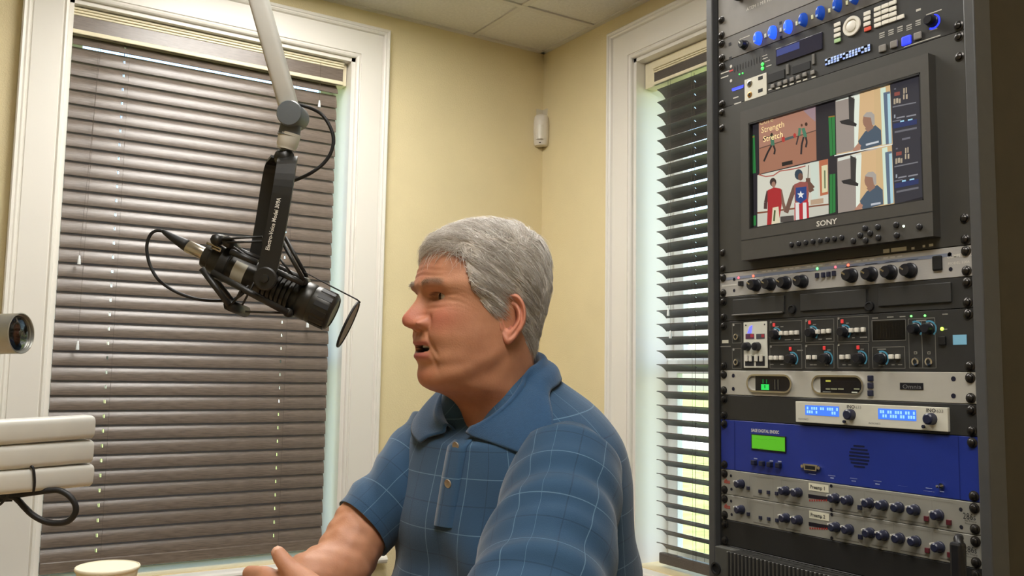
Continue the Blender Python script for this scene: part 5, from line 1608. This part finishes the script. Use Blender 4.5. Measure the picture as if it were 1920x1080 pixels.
armR = [(shR, .042), (hemR, .045), (elR, .046), (ap(585, 1094, 1.20), .045), (ap(530, 1128, 1.165), .040), (wrR, .029), (ap(425, 1195, 1.10), .030)]
hemL = ap(1000, 1150, 1.02)
elL = ap(965, 1235, .985)
wrL = ap(628, 1150, 1.04)
armL = [(shL, .042), (hemL, .054), (elL, .048), (ap(850, 1205, 1.0), .047), (ap(730, 1180, 1.02), .038), (wrL, .029)]
hand = []
pc = ap(560, 1118, 1.065)
kn4 = [ap(497, 1078, 1.085), ap(492, 1099, 1.075), ap(492, 1121, 1.07), ap(498, 1142, 1.068)]
for q in kn4: hand.append([(wrL, .024), (wrL.lerp(q, .5), .0165), (q, .0115)])
mid = [(ap(468, 1074, 1.115), ap(478, 1092, 1.14)), (ap(462, 1100, 1.11), ap(474, 1116, 1.14)), (ap(463, 1124, 1.105), ap(476, 1138, 1.13)), (ap(474, 1144, 1.10), ap(484, 1154, 1.12))]
for q, (a, b_), r in zip(kn4, mid, (.0098, .0100, .0096, .0085)):
    hand.append([(q, .0112), (a, r), (b_, r * .86)])
hand.append([(wrL, .024), (ap(572, 1095, 1.062), .018), (ap(545, 1068, 1.07), .0125), (ap(527, 1046, 1.075), .0105), (ap(521, 1036, 1.078), .0092)])
handR = []
kR = [ap(392, 1180, 1.07), ap(388, 1202, 1.065), ap(388, 1224, 1.06), ap(394, 1244, 1.06)]
wR2 = ap(425, 1195, 1.10)
for q in kR: handR.append([(wrR, .025), (wrR.lerp(q, .5), .018), (q, .0115)])
for q, r in zip(kR, (.0098, .0100, .0096, .0085)):
    a = q + (CF * .02 + CD * .012 - CR * .022); handR.append([(q, .0112), (a, r), (a + CF * .022 + CD * .008 + CR * .004, r * .86)])
handR.append([(wrR, .024), (ap(440, 1168, 1.075), .017), (ap(415, 1150, 1.06), .012), (ap(398, 1140, 1.055), .0105)])
skin_arm = lambda v: (186, 132, 100)
V1, F1 = fuse([armR] + handR, .0026, 18); add_mesh(V1, F1, skin_arm)
V1, F1 = fuse([armL] + hand, .0026, 14)
tipT = ap(521, 1036, 1.078)
nail_n = (-CF * .75 + -CD * .5).normalized()
add_mesh(V1, F1, lambda v: (222, 176, 150) if (Vector(v) - tipT).length < .008 and (Vector(v) - tipT).dot(nail_n) > .003 else (196, 142, 112))
# chest and trunk under the shirt, thighs
hips = T(-.02, 0, -.56)
V1, F1 = fuse([[(T(-.01, 0, -.06), .062), (T(-.005, 0, -.2), .10), (T(0, 0, -.36), .11), (hips, .12)], [(T(0, -.12, -.115), .042), (T(.01, .112, -.115), .042)]], .008, 4)
add_mesh(V1, F1, (190, 135, 108))

# skin material driven by the tint attribute
M_skin = bpy.data.materials.new('skin')
M_skin.use_nodes = True
nt = M_skin.node_tree; bs = nt.nodes['Principled BSDF']
at = nt.nodes.new('ShaderNodeAttribute'); at.attribute_name = 'Col'
nz_ = nt.nodes.new('ShaderNodeTexNoise'); nz_.inputs['Scale'].default_value = 55; nz_.inputs['Detail'].default_value = 5
tcn = nt.nodes.new('ShaderNodeTexCoord'); nt.links.new(tcn.outputs['Object'], nz_.inputs['Vector'])
mx = nt.nodes.new('ShaderNodeMix'); mx.data_type = 'RGBA'; mx.blend_type = 'MULTIPLY'; mx.inputs['Factor'].default_value = .35
rp = nt.nodes.new('ShaderNodeValToRGB'); rp.color_ramp.elements[0].position = .35; rp.color_ramp.elements[0].color = (.72, .62, .58, 1); rp.color_ramp.elements[1].position = .65; rp.color_ramp.elements[1].color = (1, 1, 1, 1)
nt.links.new(nz_.outputs['Fac'], rp.inputs[0]); nt.links.new(at.outputs['Color'], mx.inputs['A']); nt.links.new(rp.outputs[0], mx.inputs['B'])
nt.links.new(mx.outputs['Result'], bs.inputs['Base Color'])
bs.inputs['Roughness'].default_value = .55
bs.inputs['Subsurface Weight'].default_value = .12
bs.inputs['Subsurface Radius'].default_value = (.008, .003, .0015)
bs.inputs['Subsurface Scale'].default_value = 1.0
n3 = nt.nodes.new('ShaderNodeTexNoise'); n3.inputs['Scale'].default_value = 420; nt.links.new(tcn.outputs['Object'], n3.inputs['Vector'])
bp = nt.nodes.new('ShaderNodeBump'); bp.inputs['Strength'].default_value = .25; bp.inputs['Distance'].default_value = .001
nt.links.new(n3.outputs['Fac'], bp.inputs['Height']); nt.links.new(bp.outputs[0], bs.inputs['Normal'])

hip_w = hips
man = thing('person', 'grey-haired man in a blue checked polo shirt sitting at the desk', 'person', (hip_w.x, hip_w.y, .47))
body = rmesh('body', BV, BF, M_skin, man)
ca_ = body.data.color_attributes.new('Col', 'FLOAT_COLOR', 'POINT')
ca_.data.foreach_set('color', np.array([lin(tuple(c)) for c in BC]).ravel())
# eyes and teeth
def surf(y, z):
    f = (P[..., 0] > 15)
    d = np.where(f, (P[..., 1] - y) ** 2 + (P[..., 2] - z) ** 2, 1e9)
    return P.reshape(-1, 3)[np.argmin(d)]
M_eye = mat('eye_white', 'b5a698', .2, var=.03)
M_iris = mat('iris_dark', '2a2622', .1, var=.1)
for sgn in (1, -1):
    q = surf(sgn * 31, 8.2)
    c = Hw((q[0] - 8.0, sgn * 32.5, 8.2))
    b = MB(); bmesh.ops.create_uvsphere(b.bm, u_segments=24, v_segments=16, radius=.0122)
    for v in b.bm.verts: v.co = c + v.co + HL * (v.co.dot(HL) * .32)
    e = b.build('eye', M_eye, man, True)
    gz = (HF * .98 + HL * .05 * sgn - HU * .05).normalized()
    MB().lathe(c + gz * .0106, gz, [(0, .0060), (.0006, .0052), (.0011, .0042), (.0015, .0030), (.0018, .0015), (.0019, .0001)], 18).build('iris', M_iris, e, True)
b = MB()
for k in range(8):
    y0, y1 = -16 + k * 4, -12.4 + k * 4
    xx = lambda y: 92 - (y / 16) ** 2 * 8
    b.hexa([Hw((xx(y0) - 4, y0, -60)), Hw((xx(y0), y0, -60)), Hw((xx(y1), y1, -60)), Hw((xx(y1) - 4, y1, -60)), Hw((xx(y0) - 4, y0, -53)), Hw((xx(y0) + .5, y0, -53)), Hw((xx(y1) + .5, y1, -53)), Hw((xx(y1) - 4, y1, -53))])
b.build('teeth', mat('teeth', 'd8cdb8', .25, var=.03), man)

# ---- hair: a close cap under several thousand combed strands
PH = np.degrees(np.arctan2(np.abs(P[..., 1]), P[..., 0]))
hl_p = [0, 25, 40, 47, 50, 54, 62, 69, 79, 84, 90, 97, 104, 113, 130, 181]
hl_z = [71, 69, 63, 55, 38, 10, -4, -15, -17, 8, 14, 10, -22, -50, -62, -66]
HLZ = np.interp(PH, hl_p, hl_z)
HLZ = HLZ + 2.2 * np.sin(P[..., 1] * .45 + P[..., 0] * .3) + 1.5 * np.sin(P[..., 1] * .9 + 1)
mask = np.clip((P[..., 2] - HLZ) / 12.0, 0, 1)
N2 = normals(P)
thick = 4.0 + 5.5 * np.clip((P[..., 2] - 10) / 70, 0, 1) + 3.0 * np.clip((-P[..., 0]) / 80, 0, 1)
clump = np.sin(P[..., 2] * .35 - P[..., 0] * .22 + 2.0 * np.sin(P[..., 1] * .05 + P[..., 0] * .04)) + .6 * np.sin(P[..., 1] * .3 + P[..., 0] * .06)
HP = P + N2 * (thick * np.sqrt(mask) + 0.8 * clump * mask - .4)[..., None]
HPc = P + N2 * (thick * np.sqrt(np.clip((mask - .3) / .7, 0, 1)) + 0.8 * clump * np.clip((mask - .3) / .7, 0, 1) - 1.2)[..., None]
idx = -np.ones((NS_, NA), int); hv = []; hf = []
W_ = HwA(HPc).reshape(NS_, NA, 3)
keep = mask > .3
for i in range(NS_):
    for j in range(NA):
        if keep[i, j]: idx[i, j] = len(hv); hv.append(tuple(W_[i, j]))
for i in range(NS_ - 1):
    for j in range(NA):
        j2 = (j + 1) % NA; q = (idx[i, j], idx[i, j2], idx[i + 1, j2], idx[i + 1, j])
        if min(q) >= 0: hf.append(q)
M_haircap = mat('grey_hair_under', 'aaa196', .7, var=.15, scale=120, stretch=(1, 1, 1))  # shadow between the strands put into a darker cap colour
hair = rmesh('hair', hv, hf, M_haircap, man)
area = (mask > .05) & (np.arange(NS_)[:, None] > 1)
cand = np.argwhere(area)
wgt = np.array([np.linalg.norm(np.cross(P[min(i + 1, NS_ - 1), j] - P[i, j], P[i, (j + 1) % NA] - P[i, j])) for i, j in cand])
pick = cand[rng.choice(len(cand), 20000, p=wgt / wgt.sum())]
SV, SF, SC = [], [], []
for (i, j) in pick:
    p = HP[i, j] - N2[i, j] * 2.0 + rng.normal(0, .6, 3)
    n = N2[i, j]; x, y, z = P[i, j]
    s = np.sign(y) if abs(y) > 1 else 1
    cl = np.sin(x * .11 + y * .17 + 1.3) * np.sin(z * .13 - y * .09); cl2 = np.sin(x * .21 - z * .19 + y * .12)
    topness = np.clip((z - 55 + rng.normal(0, 9) + 10 * cl) / 35, 0, 1); frontness = np.clip((x - 20) / 60, 0, 1)
    d = np.array([-1.0, .2 * s, -.85]) * (1 - topness) + np.array([.35, -.9, 0]) * topness
    d = d * (1 - frontness * topness) + np.array([.30, -.95, .22]) * (frontness * topness)
    bkn = np.clip((-x - 35) / 35, 0, 1)
    d = d * (1 - bkn) + np.array([-.25, -.1 * s, -1.0]) * bkn
    d = d + np.array([cl2 * .12, cl * .28, cl2 * .25]) + rng.normal(0, .10, 3)
    d -= n * d.dot(n); d /= np.linalg.norm(d) + 1e-9
    L = rng.uniform(18, 36) * (.8 + .35 * topness); lift = rng.uniform(.02, .20) + .12 * topness + .10 * cl2
    w = np.cross(n, d); r0 = rng.uniform(.28, .55)
    shade = rng.uniform(0, 1)
    col = np.array((186, 176, 165)) * (1 - shade) + np.array((255, 252, 248)) * shade
    k0 = len(SV)
    for t in (0, .35, .7, 1.0):
        c = p + d * L * t + n * (L * lift * t * (1 - t) * 1.6 + 1.5 * t) - n * (L * L * t * t * .0045) + w * (t * t * rng.normal(0, 1.2))
        rr = r0 * (1 - .85 * t)
        for a in range(3):
            an = 2 * PI * a / 3
            SV.append(c + n * rr * math.cos(an) + w * rr * math.sin(an)); SC.append(col)
    for q in range(3):
        for a in range(3):
            a2 = (a + 1) % 3
            SF.append((k0 + q * 3 + a, k0 + q * 3 + a2, k0 + (q + 1) * 3 + a2, k0 + (q + 1) * 3 + a))
M_strand = bpy.data.materials.new('grey_hair_strand'); M_strand.use_nodes = True
nt = M_strand.node_tree; bs = nt.nodes['Principled BSDF']; at = nt.nodes.new('ShaderNodeAttribute'); at.attribute_name = 'Col'
nt.links.new(at.outputs['Color'], bs.inputs['Base Color']); bs.inputs['Roughness'].default_value = .36; bs.inputs['Specular IOR Level'].default_value = .6
SVw = HwA(np.array(SV))
so = rmesh('hair_strands', list(map(tuple, SVw)), SF, M_strand, hair)
ca_ = so.data.color_attributes.new('Col', 'FLOAT_COLOR', 'POINT')
ca_.data.foreach_set('color', np.array([lin(tuple(c)) for c in SC]).ravel())
so['kind'] = 'stuff'
# eyebrows: short bristles
SV, SF = [], []
for sgn in (1, -1):
    for k in range(150):
        yy = rng.uniform(13, 50); zc = 27 + 3 * math.cos((yy - 30) / 14) + rng.normal(0, 2.0)
        q = surf(sgn * yy, zc)
        d = np.array([.25, sgn * .8, .35 - (yy - 13) * .018]) + rng.normal(0, .15, 3); d /= np.linalg.norm(d)
        n = np.array([.9, sgn * .35, .1]); k0 = len(SV); L = rng.uniform(3, 5.5)
        for t, r in ((0, .2), (.5, .16), (1, .04)):
            c = q + d * L * t + n * (.4 + 1.6 * t - 1.2 * t * t)
            for a in range(3): SV.append(c + np.array([math.cos(2.1 * a), 0, math.sin(2.1 * a)]) * r)
        for q_ in range(2):
            for a in range(3): SF.append((k0 + q_ * 3 + a, k0 + q_ * 3 + (a + 1) % 3, k0 + q_ * 3 + 3 + (a + 1) % 3, k0 + q_ * 3 + 3 + a))
eb = rmesh('eyebrows', list(map(tuple, HwA(np.array(SV)))), SF, mat('brow_hair', '8a7864', .6, var=.2), man); eb['kind'] = 'stuff'

# ---- polo shirt
M_shirt = bpy.data.materials.new('blue_checked_knit'); M_shirt.use_nodes = True
nt = M_shirt.node_tree; bs = nt.nodes['Principled BSDF']
uv = nt.nodes.new('ShaderNodeAttribute'); uv.attribute_name = 'cloth'
sp = nt.nodes.new('ShaderNodeSeparateXYZ'); nt.links.new(uv.outputs['Vector'], sp.inputs[0])
def mth(op, a, b=None, c=None):
    n = nt.nodes.new('ShaderNodeMath'); n.operation = op
    for k, v in enumerate((a, b, c)):
        if v is None: continue
        if isinstance(v, (int, float)): n.inputs[k].default_value = v
        else: nt.links.new(v, n.inputs[k])
    return n.outputs[0]
def stripes(sock, period, off, w):
    f = mth('FRACT', mth('ADD', mth('DIVIDE', sock, period), off))
    return mth('LESS_THAN', mth('ABSOLUTE', mth('SUBTRACT', f, .5)), w / period / 2)
lu = stripes(sp.outputs[0], .062, 0, .0011); lv = stripes(sp.outputs[1], .066, 0, .0011)
du = stripes(sp.outputs[0], .062, .5, .0016); dv = stripes(sp.outputs[1], .066, .5, .0016)
light = mth('MAXIMUM', lu, lv); dark = mth('MAXIMUM', du, dv)
nz_ = nt.nodes.new('ShaderNodeTexNoise'); nz_.inputs['Scale'].default_value = 9; nz_.inputs['Detail'].default_value = 4
tcn = nt.nodes.new('ShaderNodeTexCoord'); nt.links.new(tcn.outputs['Object'], nz_.inputs['Vector'])
rp = nt.nodes.new('ShaderNodeValToRGB'); rp.color_ramp.elements[0].color = lin('2b4864'); rp.color_ramp.elements[1].color = lin('335370')
nt.links.new(nz_.outputs['Fac'], rp.inputs[0])
def mixc(fac, a, colr, k):
    m = nt.nodes.new('ShaderNodeMix'); m.data_type = 'RGBA'
    nt.links.new(mth('MULTIPLY', fac, k), m.inputs['Factor']); nt.links.new(a, m.inputs['A']); m.inputs['B'].default_value = lin(colr)
    return m.outputs['Result']
colr = mixc(dark, rp.outputs[0], '182840', .4)
colr = mixc(light, colr, '8fb0c6', .33)
nt.links.new(colr, bs.inputs['Base Color'])
bs.inputs['Roughness'].default_value = .8; bs.inputs['Sheen Weight'].default_value = .25; bs.inputs['Specular IOR Level'].default_value = .2
n3 = nt.nodes.new('ShaderNodeTexNoise'); n3.inputs['Scale'].default_value = 900; nt.links.new(tcn.outputs['Object'], n3.inputs['Vector'])
bp = nt.nodes.new('ShaderNodeBump'); bp.inputs['Strength'].default_value = .3; bp.inputs['Distance'].default_value = .0012
nt.links.new(n3.outputs['Fac'], bp.inputs['Height']); nt.links.new(bp.outputs[0], bs.inputs['Normal'])
def cloth_grid(name, G, UVs, m, parent, close=True, thick_=.0015):
    ns, na = G.shape[:2]
    Fs = []
    for i in range(ns - 1):
        for j in range(na if close else na - 1):
            j2 = (j + 1) % na; Fs.append((i * na + j, i * na + j2, (i + 1) * na + j2, (i + 1) * na + j))
    o = rmesh(name, list(map(tuple, G.reshape(-1, 3))), Fs, m, parent)
    a = o.data.attributes.new('cloth', 'FLOAT_VECTOR', 'CORNER')
    U2 = UVs.reshape(-1, 2); vals = []
    for p in o.data.polygons:
        vi = list(p.vertices)
        u = [U2[v][0] for v in vi]
        wrap = max(u) - min(u) > .3
        for v in vi:
            uu = U2[v][0] + (UVs[..., 0].max() + .005 if wrap and U2[v][0] < .3 else 0)
            vals += [uu, U2[v][1], 0]
    a.data.foreach_set('vector', vals)
    return o
# torso rings: z, half width, front depth, back depth, x shift
TR = np.array([
    [.026, .066, .062, .062, .000], [.010, .078, .070, .072, .000], [-.010, .104, .080, .088, -.002], [-.032, .136, .094, .102, -.003], [-.056, .163, .108, .110, -.003], [-.085, .184, .120, .116, -.002], [-.12, .192, .132, .120, 0],
    [-.17, .194, .146, .122, .004], [-.23, .194, .158, .120, .006], [-.30, .196, .170, .118, .008], [-.38, .200, .180, .118, .008], [-.46, .202, .182, .120, .006], [-.54, .200, .172, .122, 0], [-.60, .196, .155, .122, -.005]])
nr, na = 96, 132
tt = np.linspace(0, len(TR) - 1, nr); kk = np.arange(len(TR))
RR_ = np.stack([cub(kk, TR[:, c], tt) for c in range(5)], 1)
ang = np.linspace(0, 2 * PI, na, endpoint=False)
G = np.zeros((nr, na, 3)); UVs = np.zeros((nr, na, 2))
for i in range(nr):
    z, w, df, db, xs = RR_[i]
    c, s = np.cos(ang), np.sin(ang)
    n = 2.25
    x = np.where(c > 0, df, db) * np.sign(c) * np.abs(c) ** (2 / n) + xs; y = w * np.sign(s) * np.abs(s) ** (2 / n)
    zz = np.full(na, z)
    zz -= .070 * np.clip(c, 0, 1) ** 7 * np.clip((z + .06) / .09, 0, 1)                      # neckline dips in front
    # soft folds: diagonal pulls from the armpits, horizontal rolls at the belly
    fold = .008 * np.sin(38 * (zz + .55 * np.abs(y)) + 3 * s) * np.clip((-.10 - z) / .12, 0, 1) * (.4 + .6 * np.clip(c, 0, 1))
    fold += .006 * np.sin(60 * (y * .8 - zz * .5) + 1.7 * np.sin(9 * zz)) * np.clip((-.14 - z) / .15, 0, 1)
    rad = np.stack([c, s], 1)
    x = x + fold * c; y = y + fold * s
    pts = np.outer(x, np.array(TF)) + np.outer(y, np.array(TL)) + np.outer(zz, np.array(TU)) + np.array(NB)
    G[i] = pts
    seg = np.hypot(np.diff(np.append(x, x[0])), np.diff(np.append(y, y[0])))
    arc = np.concatenate([[0], np.cumsum(seg)[:-1]])
    UVs[i, :, 0] = ang / (2 * PI) * 1.10 + .5 * 0; UVs[i, :, 1] = zz
shirt = cloth_grid('polo_shirt', G, UVs, M_shirt, man)
shirt['label'] = 'blue short-sleeved polo shirt with a thin pale windowpane check'
def sleeve(sh, hem, r_sh, r_hem, ph, name='sleeve'):
    d = (hem - sh).normalized(); Ln = (hem - sh).length
    u = (TU - d * TU.dot(d)).normalized(); v = d.cross(u)
    ns_, nn = 54, 72
    Gs = np.zeros((ns_, nn, 3)); Us = np.zeros((ns_, nn, 2))
    an = np.linspace(0, 2 * PI, nn, endpoint=False)
    for i in range(ns_):
        t = i / (ns_ - 1)
        if i >= ns_ - 3: tt_, inner = 1.0, (i - (ns_ - 3)) * .004
        else: tt_, inner = t * ns_ / (ns_ - 3), 0
        tt_ = min(tt_, 1.0)
        r = r_sh + (r_hem - r_sh) * tt_
        r *= (1 - .55 * np.clip(.12 - tt_, 0, 1) / .12 * .6)
        w1 = np.sin(7 * tt_ * Ln / .1 + 2.6 * np.sin(an + ph) + ph); w2 = np.sin(13 * tt_ * Ln / .1 - 3.1 * np.cos(an + 2 * ph) + 1.0)
        f = (.0034 * np.sign(w1) * np.abs(w1) ** 1.6 + .0026 * w2 * np.clip(np.sin(an * 1.0 + ph), 0, 1)) * np.clip(tt_ * 3, 0, 1) * np.clip((1.0 - tt_) * 6, .25, 1) + .004 * np.sin(2 * an + 4 * tt_ + ph)
        rr = r + f - inner
        c = np.array(sh) + np.array(d) * (Ln * tt_ - (.002 if inner else 0))
        # sag below the arm
        Gs[i] = c + np.outer(rr * np.cos(an) * 1.0, np.array(u)) + np.outer(rr * np.sin(an), np.array(v)) - np.outer(np.clip(-np.cos(an), 0, 1) * .010 * tt_, np.array(TU))
        Us[i, :, 0] = an / (2 * PI) * .46 + .01; Us[i, :, 1] = tt_ * Ln + .02
    return cloth_grid(name, Gs, Us, M_shirt, shirt)
sleeve(T(-.002, -.112, -.080), hemR + (hemR - shR).normalized() * .0, .070, .050, .4)
sleeve(T(.0, .122, -.084), hemL + (hemL - shL).normalized() * .03, .077, .080, 1.9)
# collar: stand and folded leaf, open at the front
def tsurf(z, a, o):
    w, df, db, xs = (float(np.interp(-z, -RR_[:, 0], RR_[:, k_])) for k_ in (1, 2, 3, 4))
    c, s = math.cos(a), math.sin(a); n = 2.25
    return ((df if c > 0 else db) * math.copysign(abs(c) ** (2 / n), c) + xs + o * c, w * math.copysign(abs(s) ** (2 / n), s) + o * s)
def collar():
    nn = 90
    an = np.linspace(math.radians(14), math.radians(346), nn)
    rows = [[] for _ in range(7)]
    for a in an:
        c, s = math.cos(a), math.sin(a); fr, bk = max(0, c), max(0, -c)
        sg = 1 if a < PI else -1
        af = a if a < PI else 2 * PI - a                             # angle from the front
        ztop = .030 - .072 * fr ** 1.4 + .012 * bk
        rx, ry, xc = .060, .064, .003
        k = max(0, 1 - (math.degrees(af) - 14) / 66)
        a2 = a + sg * math.radians((30 if sg > 0 else 4) * k ** 1.2)
        zlo = ztop - (.030 if sg > 0 else .030 - .012 * fr) - .004 * fr
        st = tsurf(ztop, a, 0)
        e = max(0, math.hypot(st[0] - xc, st[1]) - math.hypot(rx * c, ry * s)) if fr > .3 else 0
        r0 = lambda o: ((rx + o) * c + xc, (ry + o) * s)
        lo = tsurf(zlo, a2, .006)
        hi = r0(.012 + .6 * e)
        q = [(*r0(.3 * e), ztop - .030), (*r0(.001 + .5 * e), ztop - .007), (*r0(.004 + .6 * e), ztop), (*r0(.008 + .6 * e), ztop - .0005), (*hi, ztop - .008)]
        m = ((hi[0] + lo[0]) / 2 + .004 * c, (hi[1] + lo[1]) / 2 + .004 * s)
        q += [(*m, (ztop - .008 + zlo) / 2 + .002), (*lo, zlo)]
        for kk_, p in enumerate(q): rows[kk_].append(np.array(NB + TF * p[0] + TL * p[1] + TU * p[2]))
    return np.array(rows)
Cg = collar()
M_col = mat('blue_knit_collar', '2f4f70', .85, var=.06, scale=200, bump=.4, bscale=700, sheen=.25, spec=.2)
nsr, ncr = Cg.shape[:2]
fine = np.zeros((25, ncr, 3))
for k, t in enumerate(np.linspace(0, 6, 25)):
    for c in range(3): fine[k, :, c] = [cub(np.arange(7), Cg[:, j, c], np.array([t]))[0] for j in range(ncr)]
Fs = [(i * ncr + j, i * ncr + j + 1, (i + 1) * ncr + j + 1, (i + 1) * ncr + j) for i in range(24) for j in range(ncr - 1)]
co = rmesh('collar', list(map(tuple, fine.reshape(-1, 3))), Fs, M_col, shirt)
md = co.modifiers.new('thickness', 'SOLIDIFY'); md.thickness = .0022
# placket strip and buttons down the chest, following the shirt front
def chest(z, y=0.0, out_=0.0):
    w, df, db, xs = (float(np.interp(-z, -RR_[:, 0], RR_[:, k_])) for k_ in (1, 2, 3, 4))
    k = max(0, 1 - (abs(y) / w) ** 2.25) ** (1 / 2.25)
    zz = z - .070 * k ** 7 * np.clip((z + .06) / .09, 0, 1)
    return NB + TF * (df * k + xs + out_) + TL * y + TU * zz
zs_ = np.linspace(-.034, -.158, 26)
Gp = np.array([[np.array(chest(z, y, o)) for y, o in ((.031, .001), (.0305, .0045), (.022, .0055), (.006, .0055), (-.0025, .0045), (-.003, .001))] for z in zs_])
Up = np.array([[(y + .55, z) for y in (.031, .0305, .022, .006, -.0025, -.003)] for z in zs_])
cloth_grid('placket', Gp, Up, M_shirt, shirt, close=False)
M_btn = mat('taupe_button', '9a8c74', .35, var=.12, scale=300)
for z in (-.056, -.105):
    p = chest(z, .014, .0058)
    bt = MB().lathe(p, TF, [(0, .0055), (.0014, .0060), (.0022, .0056), (.0018, .0042), (.0016, .0003)], 20).build('button', M_btn, shirt, True, 40)

# ---- trousers and shoes, below the frame
M_trs = mat('khaki_trousers', '8a7a5c', .85, var=.08, scale=30, bump=.2)
TFh = Vector((TF.x, TF.y, 0)).normalized(); TLh = Vector((TL.x, TL.y, 0)).normalized()
hp = Vector((hips.x, hips.y, .56))
chn = [[(hp + TLh * -.08, .115), (hp + TLh * .08, .115)]]
for s in (-1, 1):
    kn = hp + TLh * (.10 * s) + TFh * .44 - Vector((0, 0, .04)); an_ = Vector((kn.x, kn.y, .10)) - TFh * .08
    chn.append([(hp + TLh * (.09 * s), .105), (kn, .072), (an_, .052)])
V1, F1 = fuse(chn, .010, 6)
rmesh('trousers', V1, F1, M_trs, man)
for s in (-1, 1):
    kn = hp + TLh * (.10 * s) + TFh * .36; a = Vector((kn.x, kn.y, .045))
    V1, F1 = fuse([[(a - TFh * .06, .044), (a + TFh * .05, .046), (a + TFh * .17 - Vector((0, 0, .008)), .036)]], .008, 4)
    V1 = [(x, y, max(z, 0.002)) for x, y, z in V1]
    rmesh('shoe', V1, F1, mat('brown_leather', '4a3526', .45, var=.1), man)

# ---- the office chair under him
ch = thing('office_chair', 'black padded office stool that the man sits on', 'chair', (hp.x, hp.y, 0))
V1 = MB(); V1.lathe((hp.x, hp.y, .40), UP, [(0, .16), (.01, .21), (.03, .225), (.055, .215), (.062, .18), (.062, .001)], 40); V1.build('seat', mat('black_upholstery', '1d1d20', .75, var=.08), ch, True, 40)
b = MB(); b.tube([(hp.x, hp.y, .09), (hp.x, hp.y, .41)], .025, 18); b.build('gas_lift', M_chrome, ch, True)
for k in range(5):
    a = 2 * PI * k / 5 + .3; e = Vector((math.cos(a), math.sin(a), 0))
    b = MB(); b.tube([Vector((hp.x, hp.y, .10)) , Vector((hp.x, hp.y, .075)) + e * .27], [.024, .014], 12); b.build('base_leg', M_rackblk, ch, True)
    cc = Vector((hp.x, hp.y, .028)) + e * .27
    MB().lathe(cc - Vector((-e.y, e.x, 0)) * .018, Vector((-e.y, e.x, 0)), [(0, .018), (.002, .026), (.034, .026), (.036, .018)], 18).build('caster', M_rub, ch, True, 40)
